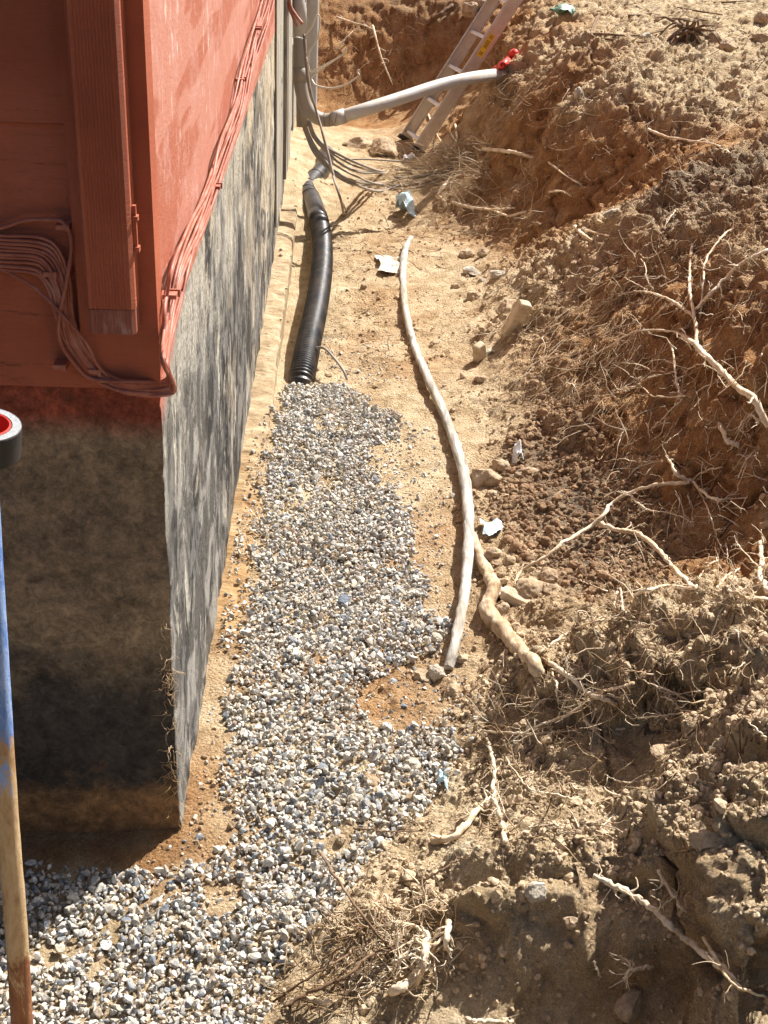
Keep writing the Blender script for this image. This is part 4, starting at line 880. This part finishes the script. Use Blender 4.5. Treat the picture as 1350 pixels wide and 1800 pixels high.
RT = [
 # right cut face
 ([(1350, 752), (1325, 700), (1300, 685), (1272, 655), (1240, 625), (1222, 605), (1200, 590)], .0095, .007, 'stout pale root snaking down the right bank to the frame edge', .06, 8),
 ([(1208, 592), (1180, 583), (1120, 582), (1060, 615), (1000, 650), (960, 670)], .0045, .0015, 'long thin root arching left from the stout one over the cut face', .05, 5),
 ([(1225, 615), (1222, 570), (1214, 520), (1212, 480), (1216, 430)], .006, .0045, 'upright root rising straight above the stout root', .06, 6),
 ([(1218, 555), (1190, 535), (1160, 520), (1120, 512), (1085, 520)], .0055, .002, 'many twigged root branching left from the upright root', .06, 14),
 ([(1150, 512), (1137, 490), (1134, 465), (1125, 455)], .003, .0015, 'forked tip pointing up above the many twigged root', .06, 2),
 ([(1140, 510), (1110, 495), (1098, 487)], .002, .001, 'short twig leaning left above the many twigged root', .06, 3),
 ([(1222, 545), (1245, 520), (1275, 490), (1300, 465), (1350, 440)], .005, .006, 'pale root climbing right from the upright root to the frame edge', .05, 6),
 ([(1232, 560), (1236, 500), (1240, 460), (1262, 425), (1290, 400), (1350, 375)], .0035, .004, 'root curving up and right over the dark topsoil spur', .04, 4),
 ([(1195, 700), (1188, 660), (1183, 620), (1176, 600)], .004, .0028, 'knotty vertical root hanging in the middle of the cut face', .06, 6),
 ([(1190, 655), (1150, 652), (1120, 640), (1078, 638)], .003, .001, 'horizontal root pointing left with a curved end mid face', .05, 4),
 ([(1180, 655), (1140, 665), (1115, 680), (1085, 683), (1062, 645)], .003, .0012, 'hooked root below the horizontal one mid face', .05, 9),
 ([(1205, 697), (1150, 697), (1125, 680), (1080, 692), (1025, 697)], .0028, .001, 'wavy long thin root running left mid face', .05, 3),
 ([(1200, 700), (1180, 720), (1160, 740), (1143, 757)], .003, .001, 'root slanting down left below the knotty one', .05, 3),
 ([(1200, 755), (1180, 770), (1158, 786)], .002, .0008, 'small slanting rootlet lower on the cut face', .04, 2),
 ([(1300, 782), (1278, 775), (1270, 755), (1262, 745)], .006, .005, 'short stubby broken root elbowing up on the right bank', .04, 4),
 ([(1335, 745), (1320, 730), (1300, 750), (1310, 765)], .003, .0015, 'curly tangle of root near the right frame edge', .03, 12),
 ([(1290, 700), (1262, 660), (1262, 655), (1230, 640), (1200, 655)], .002, .001, 'thin root draped beside the stout root', .03, 5),
 ([(1150, 810), (1120, 812), (1090, 806), (1060, 812)], .0018, .0008, 'tiny pale rootlet above the clod slope', .04, 3),
 ([(1215, 845), (1190, 835), (1180, 815), (1172, 802)], .005, .003, 'forked broken stub above the big arched root', .05, 2),
 # big arched root over the dark hollow
 ([(1212, 848), (1160, 852), (1110, 865), (1075, 885), (1062, 905), (1030, 930), (990, 955), (950, 985), (915, 1005), (905, 1030)], .0052, .0045, 'big arched root bridging the dark clod slope', [.03, .07, .09, .10, .10, .10, .09, .06, .03, .005], 10),
 ([(1108, 868), (1122, 885), (1145, 898), (1180, 903), (1218, 917)], .0035, .001, 'side root twisting right under the arched root', .06, 12),
 ([(1052, 920), (1090, 932), (1125, 940), (1160, 970), (1185, 1000), (1222, 1035)], .0065, .0055, 'smooth root descending right from the arched root to the near heap', [.09, .09, .09, .08, .06, .01], 5),
 ([(1190, 835), (1222, 850), (1238, 880), (1250, 910), (1262, 950), (1275, 975)], .003, .0012, 'thin root trailing down the bank right of the arched root', .04, 6),
 ([(1215, 845), (1240, 868), (1262, 880), (1282, 875)], .0042, .003, 'broken pale fork end right of the arched root', .05, 8),
 ([(1270, 820), (1240, 828), (1215, 845)], .0025, .002, 'root entering the forked stub from the right', .03, 7),
 # heap crest tangle
 ([(1095, 1058), (1130, 1040), (1170, 1030), (1222, 1035)], .0042, .003, 'root along the heap crest joining the smooth root', .03, 8),
 ([(1222, 1035), (1232, 1010), (1245, 995), (1262, 985)], .003, .002, 'upcurved stub on the heap crest', .05, 6),
 ([(1350, 1040), (1335, 1010), (1340, 990), (1336, 952)], .0065, .005, 'stout upright broken root stub at the right frame edge', .05, 8),
 ([(1348, 1052), (1310, 1050), (1290, 1040), (1262, 1035), (1275, 1015), (1300, 1000)], .004, .002, 'white branching root at the right end of the heap crest', .04, 14),
 ([(1330, 995), (1300, 960), (1292, 945)], .0022, .001, 'thin twig crossing above the white branching root', .05, 5),
 ([(1085, 1040), (1082, 1065), (1095, 1075), (1090, 1035)], .004, .002, 'gnarled knot of roots standing on the left of the heap crest', .05, 16),
 ([(1065, 1040), (1040, 1028), (1020, 1020)], .002, .0008, 'thin bent twig pointing left off the knot', .05, 2),
 ([(1100, 1075), (1060, 1085), (1010, 1080), (960, 1085)], .003, .001, 'root running left from the knot along the heap top', .02, 12),
 ([(950, 1148), (1000, 1110), (1040, 1095), (1080, 1085), (1130, 1095), (1160, 1100)], .0028, .001, 'straight thin stem rising right over the heap top', .03, 6),
 # near heap
 ([(930, 1145), (965, 1165), (1000, 1190), (1030, 1215), (1050, 1225), (1085, 1238)], .006, .0045, 'grey root slanting down right across the near heap', .025, 8),
 ([(1115, 1200), (1080, 1210), (1045, 1220), (1010, 1250), (960, 1270), (920, 1290), (880, 1315)], .0040, .0015, 'long fibrous root crossing the heap down to the left', .025, 14),
 ([(850, 1285), (890, 1288), (940, 1290), (1000, 1285), (1100, 1281)], .0028, .0022, 'long straight pale root lying across the heap below the crossing', .02, 4),
 ([(970, 1180), (978, 1205), (980, 1228), (992, 1245)], .003, .0015, 'short hanging rootlet beside the grey slanting root', .03, 3),
 ([(1150, 1187), (1122, 1180), (1098, 1180)], .002, .001, 'thin twig just above the hollow, highest of the three', .03, 3),
 ([(1225, 1240), (1180, 1215), (1150, 1205), (1118, 1190)], .0022, .001, 'twig sloping down right above the hollow', .03, 3),
 ([(1218, 1250), (1190, 1240), (1170, 1225), (1150, 1228)], .0026, .0012, 'pale twig edging the right of the hollow', .03, 4),
 ([(1245, 1262), (1200, 1255), (1160, 1258), (1120, 1262), (1098, 1258)], .0028, .0012, 'crooked root reaching left over the hollow', .05, 5),
 ([(1270, 1215), (1230, 1215), (1190, 1220), (1165, 1225)], .002, .001, 'fine straight root on the heap right of the hollow', .02, 6),
 ([(1120, 1375), (1090, 1373), (1062, 1362)], .0022, .001, 'pale bent twig inside the hollow bottom', .03, 1),
 ([(1090, 1400), (1060, 1385), (1035, 1362)], .0022, .001, 'twig at the left lip of the hollow', .03, 2),
 ([(1348, 1305), (1335, 1285), (1315, 1270)], .002, .001, 'hooked fine root at the right frame edge beside the hollow', .03, 1),
 ([(868, 1395), (868, 1350), (862, 1320), (858, 1300)], .0042, .003, 'upright pale root on the left slope of the near heap', .03, 5),
 ([(888, 1480), (882, 1440), (870, 1410), (868, 1390)], .005, .0035, 'thick forked root under the upright pale one', .03, 9),
 ([(1010, 1405), (970, 1395), (930, 1385), (900, 1350), (890, 1330)], .0026, .001, 'curving twig over the left slope of the near heap', .03, 6),
 ([(760, 1480), (800, 1470), (835, 1430), (865, 1400)], .008, .005, 'half buried thick root rising along the left slope', .01, 8),
 # bottom
 ([(1045, 1538), (1075, 1555), (1115, 1575), (1150, 1600), (1175, 1625), (1205, 1650), (1240, 1680), (1270, 1700), (1300, 1735)], .0050, .0046, 'long smooth pale root crossing the shaded pit face at the bottom right', [.06, .07, .07, .06, .05, .04, .04, .04, .02], 6),
 ([(1158, 1530), (1175, 1560), (1195, 1590), (1205, 1602)], .0034, .0022, 'forked root pointing up above the long smooth root', .04, 7),
 ([(1235, 1648), (1262, 1690), (1290, 1730), (1350, 1755)], .0032, .002, 'thin root running beside the lower end of the long smooth root', .04, 4),
 ([(1148, 1700), (1110, 1705), (1098, 1718), (1103, 1738)], .003, .0015, 'small clawed root on the pit face', .04, 8),
 ([(1042, 1690), (1050, 1705), (1055, 1718)], .0018, .001, 'tiny straight rootlet on the pit face', .03, 0),
 ([(748, 1640), (748, 1670), (742, 1700), (735, 1728)], .0075, .0055, 'knotted vertical root in the bottom tangle', .06, 16),
 ([(686, 1745), (705, 1735), (730, 1715)], .0085, .0065, 'thick cut root end jutting out over the bottom pit', .05, 1),
 ([(788, 1620), (786, 1650), (784, 1665), (795, 1672)], .0058, .003, 'pale clawed root dangling over the pit edge', .07, 4),
 ([(786, 1640), (765, 1662), (752, 1685)], .003, .002, 'root linking the clawed root to the knotted one', .06, 2),
 ([(748, 1640), (720, 1625), (690, 1620), (655, 1632)], .0035, .0015, 'root fanning left from the top of the knotted one', .05, 16),
 ([(690, 1695), (720, 1680), (740, 1672)], .003, .002, 'short root prong left of the knotted root', .05, 4),
 ([(560, 1495), (590, 1540), (630, 1600), (665, 1645), (690, 1672)], .0028, .0022, 'dark straight stem slanting over the gravel edge to the tangle', .05, 3),
 ([(500, 1770), (545, 1745), (610, 1715), (650, 1680), (700, 1660)], .0035, .0025, 'long dark stem from the lower gravel edge up to the tangle', .04, 8),
 ([(480, 1762), (540, 1720), (590, 1690), (640, 1665)], .0025, .0018, 'thinner stem above the long dark stem at the gravel edge', .05, 6),
 ([(500, 1765), (530, 1755), (570, 1762), (600, 1758)], .0045, .003, 'pale root lying along the bottom edge of the soil', .015, 3),
 ([(700, 1550), (745, 1545), (790, 1520), (808, 1505)], .0028, .0015, 'dark arched twig on the lit mound above the tangle', .04, 4),
 ([(620, 1455), (660, 1460), (700, 1462), (750, 1460)], .0025, .001, 'dark twig lying over the right edge of the gravel', .03, 5),
 ([(690, 1592), (720, 1600), (745, 1590), (780, 1605)], .0025, .001, 'fine branched root above the knotted root', .04, 14),
 ([(820, 1790), (830, 1795), (870, 1796), (900, 1794)], .004, .003, 'pale root stub at the very bottom of the picture', .03, 2),
 # far part
 ([(768, 345), (778, 330), (790, 315), (812, 308)], .011, .007, 'curled thick root standing in front of the far bank', .10, 6),
 ([(785, 365), (778, 350), (768, 345)], .009, .010, 'base of the curled root in the rubble', .05, 6),
 ([(795, 355), (830, 365), (870, 368), (905, 366)], .009, .005, 'pale root running right under the orange cut face', .06, 4),
 ([(870, 372), (895, 380), (925, 372)], .008, .005, 'short pale root right of the curled root', .05, 3),
 ([(850, 262), (890, 266), (920, 272), (938, 278)], .012, .008, 'smooth root lying level on the orange cut face', .05, 0),
 ([(965, 285), (990, 305), (1030, 330)], .006, .002, 'thin root slanting down the shaded cut face', .02, 3),
 ([(1140, 228), (1170, 240), (1220, 248), (1260, 255), (1285, 270)], .006, .003, 'thin bent root sticking out beneath the bank lip at the right', .06, 2),
 ([(965, 338), (985, 336), (1005, 345)], .006, .003, 'small forked root on the shaded cut face', .04, 3),
 ([(1010, 398), (1022, 410), (1042, 425)], .010, .006, 'thick pale stub at the top of the loose slope', .04, 1),
 ([(1030, 405), (1060, 412), (1100, 420), (1135, 410)], .004, .002, 'thin straight root across the spur head', .03, 4),
 ([(1100, 408), (1130, 398), (1150, 385)], .003, .001, 'short fine root above the spur head', .03, 3),
 ([(1188, 370), (1170, 395), (1158, 430)], .003, .001, 'curved fine root on the spur shoulder', .03, 3),
 ([(690, 290), (730, 300), (770, 298), (790, 290)], .005, .003, 'straw coloured root end where the grey cables vanish', .05, 8),
 ([(752, 200), (770, 240), (785, 262)], .006, .003, 'root hanging over the lower part of the ladder', .04, 3),
 ([(800, 218), (803, 235), (804, 252)], .007, .005, 'short vertical pale root right of the ladder', .06, 1),
 ([(592, 30), (615, 38), (640, 45), (655, 52)], .008, .005, 'crooked pale root on the far shaded bank', .06, 5),
 ([(655, 45), (665, 85), (678, 120), (690, 150)], .010, .004, 'brown root hanging down the far shaded bank', .04, 8),
 ([(750, 40), (775, 25), (795, 8)], .018, .012, 'dark log shaped root at the top of the far bank', .05, 2),
 ([(590, 88), (605, 70), (620, 55)], .006, .003, 'pale twig under the crooked root on the far bank', .05, 5),
]
for rt in RT:
    pts, r0, r1, lab, lift, tw = rt; dark = lab.startswith('dark') or 'dark stem' in lab or 'thinner stem' in lab
    add_root(pts, r0*1.12, r1*1.15, lab, ([l_*1.35 for l_ in lift] if isinstance(lift, list) else lift*1.6), M_ROOTD if dark else M_ROOT, int(tw*1.6), .055 if pts[0][1] > 380 else .12)
# dead sticks on the plateau
for pts, lab in (([(1020, 58), (1060, 60), (1120, 62), (1170, 52), (1205, 42)], 'long dark stick lying on the top ground'), ([(1105, 28), (1140, 24), (1160, 12)], 'short dark twig near the top edge of the ground'), ([(1190, 14), (1230, 20), (1270, 26)], 'straight dark stick at the top of the picture'), ([(1255, 5), (1290, 3), (1318, 1)], 'dark stick at the top right'), ([(1235, 45), (1255, 60), (1270, 85)], 'forked dark twig by the uprooted stump'), ([(1050, 30), (1040, 62), (1080, 70), (1150, 76)], 'thin dark twig below the long stick')):
    b = MB(); P = crom(lay(pts, .03), 6); b.tube(P, np.linspace(.010, .004, len(P)), 6, True, .2); tag(b.build('stick', M_ROOTD, None, True), lab, 'stick')
# uprooted stump on the plateau edge
b = MB(); c0, nn_ = hit(1205, 62); c0 = c0+[0, 0, .03]
for k_ in range(26):
    d = nrm(np.random.randn(3)*[1.5, .9, .35]+[.1, -.5, 0]); q = c0.copy(); T = [q.copy()]
    for s_ in range(6): d = nrm(d+np.random.randn(3)*.4+[0, 0, -.1]); q = q+d*random.uniform(.02, .055); q[2] = min(q[2], c0[2]+.06); T.append(q.copy())
    P = crom(T, 3); b.tube(P, np.linspace(random.uniform(.008, .02), .003, len(P)), 6, True, .2)
tag(b.build('stump', M_ROOTD, None, True), 'small dark uprooted stump with spreading roots on the top ground', 'stump')

# fine root hairs hanging on the cut faces
def hairs(name, label, regions, m_, rad, seed=3):
    rs = np.random.RandomState(seed); V, Fc = [], []
    for (x0, x1, y0, y1, n2, ln, dr, jit) in regions:
        for _ in range(n2):
            px, py = rs.uniform(x0, x1), rs.uniform(y0, y1); h, nn_ = hit(px, py)
            if h[0] < XW+.05: continue
            s_ = ln*rs.uniform(.4, 1.4)/6; d = nrm(np.array(dr)+rs.randn(3)*jit); q = h+nn_*.002; T = [q.copy()]
            for k_ in range(6):
                d = nrm(d+rs.randn(3)*.22); q = q+d*s_
                g_, gn = drop(q[0], q[1]); q[2] = max(q[2], g_.z+.002) if (q[2] > g_.z-.06) else q[2]; T.append(q.copy())
            v, f_ = tube(T, np.linspace(rad*rs.uniform(.6, 1.3), rad*.3, 7), 3, False); bb = len(V); V += v; Fc += [tuple(bb+i for i in g) for g in f_]
    o = mk(name, V, np.array(Fc), m_, smooth=True); return tag(o, label, kind='stuff')
hairs('root_hairs', 'fine brown root hairs hanging over the cut faces and heaps', [
    (880, 1130, 470, 720, 900, .17, (-.35, -.45, -.7), .22), (1000, 1350, 560, 820, 260, .10, (-.4, -.4, -.6), .5), (1100, 1350, 280, 460, 260, .10, (-.5, -.5, -.2), .6), (1080, 1350, 430, 560, 160, .12, (-.3, -.4, -.7), .4),
    (680, 870, 250, 340, 520, .26, (-.85, -.45, -.2), .25), (830, 1000, 120, 190, 160, .16, (-.6, -.5, -.4), .4), (820, 960, 290, 390, 160, .18, (-.4, -.5, -.6), .4), (700, 860, 340, 420, 140, .16, (-.3, -.3, -.5), .6),
    (560, 760, 20, 190, 160, .2, (-.1, -.5, -.8), .5), (1050, 1300, 860, 1040, 200, .09, (-.4, -.5, -.3), .7), (930, 1350, 1060, 1250, 300, .08, (-.4, -.6, -.2), .8), (850, 1050, 1200, 1480, 280, .07, (-.5, -.5, -.2), .8),
    (590, 800, 1580, 1740, 210, .075, (-.4, -.4, -.2), .8), (500, 640, 1620, 1790, 70, .08, (-.5, -.2, 0), .8), (1000, 1250, 1190, 1380, 120, .07, (-.4, -.5, -.5), .7), (900, 1300, 120, 330, 260, .13, (-.4, -.5, -.4), .6)], M_STRAW, .0016)
hairs('root_tangle', 'pale wiry rootlets tangled over the cut faces, the heap crest and the far bank', [(1020, 1350, 440, 760, 130, .14, (-.6, -.5, .1), .9), (1050, 1350, 780, 1050, 110, .11, (-.5, -.5, .2), .9), (1000, 1350, 1060, 1260, 70, .10, (-.5, -.5, .2), .9), (860, 1100, 1200, 1480, 60, .09, (-.4, -.4, .2), .9), (600, 800, 1560, 1740, 90, .09, (-.4, -.3, .3), .9),
  (690, 860, 250, 330, 160, .22, (-.8, -.5, 0), .3), (780, 960, 300, 420, 60, .2, (-.5, -.5, 0), .8), (950, 1300, 130, 330, 60, .16, (-.5, -.5, -.2), .7), (880, 1080, 480, 680, 90, .22, (-.5, -.4, -.5), .3)], M_ROOT, .0025, 23)
hairs('twig_litter', 'dark broken twigs and bark shreds littered over the trench floor and banks', [(580, 800, 370, 480, 60, .10, (-.8, -.3, 0), .6), (600, 720, 440, 640, 30, .06, (.7, .3, 0), .7), (640, 900, 1180, 1500, 60, .05, (.7, .3, .1), .7), (1000, 1350, 5, 130, 70, .22, (.8, .2, .05), .5), (850, 1350, 1080, 1500, 130, .06, (.6, .3, .1), .8), (620, 760, 20, 220, 40, .15, (.3, -.2, -.4), .7)], M_ROOTD, .0024, 13)
hairs('corner_fibres', 'pale fibres sticking out', [(640, 760, 600, 660, 20, .05, (-.3, -.3, 0), .8)], M_STRAW, .0015, 9)
bpy.data.objects.remove(bpy.data.objects['corner_fibres'])
# fibres snagged on the lower corner of the foundation
V, Fc = [], []; rs = np.random.RandomState(4)
for _ in range(80):
    z = rs.choice([rs.uniform(.18, .5), rs.uniform(.05, .6)]); q = np.array([XW-rs.uniform(-.003, .02), YC-.004, z]); d = nrm([rs.randn()*.5-.3, -.5, rs.randn()*.7-.3]); T = [q.copy()]
    for k_ in range(6): d = nrm(d+rs.randn(3)*.5+[0, 0, -.15]); q = q+d*.007; q[1] = min(q[1], YC-.003); T.append(q.copy())
    v, f_ = tube(T, np.linspace(.0010, .0004, 7), 3, False); bb = len(V); V += v; Fc += [tuple(bb+i for i in g) for g in f_]
tag(mk('snagged_roots', V, np.array(Fc), M_STRAW, smooth=True), 'wispy dry rootlets snagged down the lower foundation corner', kind='stuff')

# ================================================================== ROCKS AND SCRAPS
def rock(px, py, w_, asp, label, m_=None, cuts=5, rot=None, seed=0, sink=.35, name='rock', lo=.6, hi=.9, lumpy=.18, group=None):
    r = np.random.default_rng(seed+100); V, Fc = stone_shape(4, cuts, lo, hi, lumpy, r); h, nn_ = hit(px, py); R_ = np.linalg.norm(h-CAM); sz = w_*R_/F/2
    V = V*np.array(asp); V = V*(1+.02*fbm(V, 9, 3, seed))[:, None]
    an = rot if rot is not None else r.uniform(0, 6.28); ca, sa = math.cos(an), math.sin(an); V = V@np.array([[ca, sa, 0], [-sa, ca, 0], [0, 0, 1]])
    V = V/np.abs(V[:, 0]).max()*sz; V = V+h+np.array([0, 0, V[:, 2].max()*(1-2*sink)])
    return tag(mk(name, V, Fc, m_ or M_ROCK, smooth=True), label, 'rock', group)
for i, (px, py, w_, asp, lab, m_) in enumerate((
    (852, 850, 62, (1, .9, .85), 'largest round tan rock on the floor right of the grey limb', M_ROCK), (880, 822, 34, (1, .8, .7), 'brown rock tucked behind the largest rock', M_ROCK), (928, 834, 50, (1, .5, .4), 'elongated flat brown rock in the shaded slope', M_ROCK), (864, 872, 22, (1, 1, .8), 'small stone in front of the largest rock', M_ROCK),
    (822, 452, 32, (1, .9, .9), 'rounded tan rock at the foot of the far bank', M_ROCK), (851, 448, 28, (1, .8, .7), 'brown rock right of the rounded one at the far bank foot', M_ROCK), (830, 480, 34, (1, .8, .5), 'flat grey stone below the far bank foot', M_ROCKG), (876, 486, 34, (1, .6, .5), 'whitish slanted stone at the foot of the loose slope', M_ROCKG), (848, 494, 14, (1, 1, .7), 'tiny white stone between two grey ones', M_ROCKG),
    (892, 548, 42, (1, .8, .7), 'tan rock behind the leaning masonry piece', M_ROCK), (832, 524, 26, (1, .8, .8), 'tan rock on the floor by the loose slope', M_ROCK), (800, 506, 16, (1, .8, .8), 'small brown stone on the floor near the limb', M_ROCK), (858, 622, 20, (1, .8, .7), 'white stone beside the pale wedge', M_ROCKG),
    (845, 668, 24, (1, .9, .7), 'stone below the pale wedge', M_ROCK), (766, 1188, 34, (1, .85, 1.1), 'pale egg shaped stone at the lower tip of the limb', M_ROCKG), (765, 1124, 26, (1, .8, .7), 'white stone at the gravel edge above the limb tip', M_ROCKG), (742, 1190, 30, (1, .7, .6), 'tan stone left of the egg shaped stone', M_ROCK), (795, 1215, 30, (1, .7, .7), 'tan stone right of the egg shaped stone', M_ROCK),
    (822, 1212, 16, (1, .8, .7), 'small stone in crumbs right of the limb tip', M_ROCK), (815, 1160, 24, (1, .9, .8), 'stone in the shadow of the limb tip', M_ROCK), (928, 1050, 66, (1, .9, .75), 'broad tan rock behind the brick fragment', M_ROCK), (884, 1075, 32, (1, .8, .7), 'rounded stone by the thick root', M_ROCK), (965, 1018, 34, (1, .9, .8), 'tan rock at the foot of the arched root', M_ROCK), (968, 1040, 42, (1, .9, .7), 'wide brown rock below the foot of the arched root', M_ROCK),
    (862, 980, 42, (1, .7, .7), 'earthy rock under the blue scrap', M_ROCK), (895, 990, 24, (1, .8, .8), 'small rock right of the earthy rock', M_ROCK), (872, 992, 22, (1, .8, .8), 'small rock below the earthy rock', M_ROCK), (625, 1410, 30, (1, 1.1, .9), 'cream cobble lying in the gravel', M_ROCKG), (717, 1404, 36, (1, .5, .5), 'orange tan flat cobble in the gravel', M_ROCK), (600, 1478, 18, (1, .9, .9), 'small tan cobble in the lower gravel', M_ROCK), (650, 1375, 36, (1, .8, .7), 'tan cobble in the gravel above the cream one', M_ROCK),
    (725, 1350, 30, (1, .7, .7), 'pale cobble at the gravel edge', M_ROCKG), (603, 1060, 26, (1, .8, .7), 'dark blue grey cobble in the middle of the gravel', None), (1165, 1322, 44, (1, 1.1, .35), 'flat light slab in the hollow of the near heap', M_ROCK), (945, 1570, 46, (1, .7, .7), 'pale rock sticking out above the shaded pit', M_ROCKG), (922, 1578, 26, (1, .9, .9), 'small rock left of the pale rock above the pit', M_ROCK),
    (1245, 1478, 66, (1, .5, .4), 'long angular rock half buried in the near heap', M_ROCK), (1120, 1422, 24, (1, 1, .9), 'small rock in the near heap', M_ROCK), (1015, 168, 14, (1, .8, 1.3), 'small upright pale stone on the bank below the lip', M_ROCKG), (1075, 378, 34, (1, .45, .5), 'pale elongated stone at the top of the shaded cut', M_ROCKG), (1260, 335, 26, (1, .7, 1.1), 'pale stone on the dark topsoil spur', M_ROCK),
    (1280, 85, 32, (1, .7, .6), 'stone on the top ground right of the stump', M_ROCK), (1135, 66, 22, (1, .7, .6), 'pale stone on the top ground left of the stump', M_ROCKG), (1335, 70, 30, (1, .6, .5), 'stone on the top ground at the right edge', M_ROCK), (1340, 36, 30, (1, .6, .5), 'stone at the top right corner', M_ROCK), (825, 25, 30, (1, .9, 1.1), 'brownish red stone in the far bank left of the ladder top', M_ROCK), (842, 12, 24, (1, .9, .9), 'stone at the top of the far bank by the ladder', M_ROCK),
    (510, 783, 16, (1, .6, .5), 'small orange stone in the upper gravel', M_ROCK), (1110, 1775, 60, (.7, 1, .8), 'round brown rock in the shaded pit face', M_ROCK), (632, 258, 60, (1, .6, .4), 'low clump of earth on the far trench floor', M_ROCK), (676, 268, 50, (1, .6, .4), 'second clump of earth right of the other on the far trench floor', M_ROCK))):
    if m_ is None: m_ = rock_material('blue_stone', (.10, .12, .15), (.17, .20, .24), (.28, .31, .35))
    rock(px, py, w_, asp, lab, m_, seed=i, lumpy=.24, cuts=7, rot=.15 if 'long angular' in lab or 'elongated' in lab or 'flat cobble' in lab else None)
def block(px, py, dims, rot, name, label, m_, cat, lift=0.0):
    h, nn_ = hit(px, py); V, Fc = ico(3); p = 7.0
    V = V/((np.abs(V)**p).sum(1)**(1/p))[:, None]*np.array(dims)/2; V = V+.0035*fbm(V, 26, 3, px)[:, None]*nrm([1, 1, 1])
    Rm = np.array(Matrix.Rotation(rot[2], 3, 'Z') @ Matrix.Rotation(rot[1], 3, 'Y') @ Matrix.Rotation(rot[0], 3, 'X'))
    V = V@Rm.T+h+[0, 0, lift]; return tag(mk(name, V, Fc, m_, smooth=False), label, cat)
block(906, 580, (.065, .05, .19), (.35, .25, .3), 'masonry_piece', 'pale tapered masonry piece leaning upright on the loose slope', M_BRICK, 'masonry', .05)
block(842, 634, (.05, .04, .12), (.25, -.35, .6), 'masonry_wedge', 'small pale masonry wedge standing in the rubble beside the floor', M_BRICK, 'masonry', .03)
block(908, 1063, (.10, .04, .035), (.1, .15, -.55), 'brick_fragment', 'pale narrow brick fragment lying between rocks near the thick root', M_BRICK, 'brick', .02)
def scrap(px, py, w_, h_, label, m_, name='plastic_scrap', seed=0, lift=.004, fold=.35, cat='litter'):
    r = np.random.RandomState(seed); c, nn_ = hit(px, py); R_ = np.linalg.norm(c-CAM); sx, sy = w_*R_/F/2, h_*R_/F/2; n2 = 14; V = []
    for j in range(n2):
        for i in range(n2):
            u, v = i/(n2-1)*2-1, j/(n2-1)*2-1; rr = 1-.22*abs(math.sin(math.atan2(v, u)+seed))-.14*math.sin(3*math.atan2(v, u)+seed*2); V.append((u*sx*rr, v*sy*rr, 0))
    V = np.array(V); hgt = fbm(V+seed, 1.6/max(sx, sy), 3, seed); V[:, 2] = (hgt*fold+fold*.5)*max(sx, sy)*(1-.5*(np.abs(V[:, 0])/sx)**3); V[:, 1] += 0
    V = V+c+[0, 0, lift]; jj = np.arange(n2*n2).reshape(n2, n2); Fq = np.stack([jj[:-1, :-1], jj[:-1, 1:], jj[1:, 1:], jj[1:, :-1]], -1).reshape(-1, 4)
    V2 = V-[0, 0, .0012]; Fq2 = Fq[:, ::-1]+len(V); return tag(mk(name, np.vstack([V, V2]), np.vstack([Fq, Fq2]), m_, smooth=True), label, cat)
scrap(712, 372, 34, 70, 'crumpled pale blue plastic scrap on the floor beyond the limb tip', M_BLUEP, seed=1, fold=.9)
scrap(864, 933, 42, 60, 'light blue plastic scrap beside the limb under the dark slope', M_BLUEP, seed=2, fold=.6)
scrap(908, 812, 18, 50, 'crumpled clear plastic scrap standing near the largest rock', M_WHITEP, seed=3, fold=1.6)
scrap(777, 1383, 16, 46, 'pale blue plastic scrap poking up at the right gravel edge', M_BLUEP, seed=4, fold=1.4)
scrap(690, 468, 62, 90, 'dirty white paper sheet half buried under the far end of the limb', M_SHEET, 'paper_sheet', 5, .004, .3)
scrap(882, 1048, 24, 40, 'pale torn plastic beside the brick fragment', M_WHITEP, seed=6, fold=.9)
scrap(720, 285, 22, 30, 'white plastic scrap by the ladder foot', M_WHITEP, seed=7, fold=.9)
scrap(990, 30, 46, 50, 'faded green plastic shred on the bank top left', plastic_scrap('green_plastic', (.10, .25, .18), (.3, .45, .35)), seed=8, fold=.8)
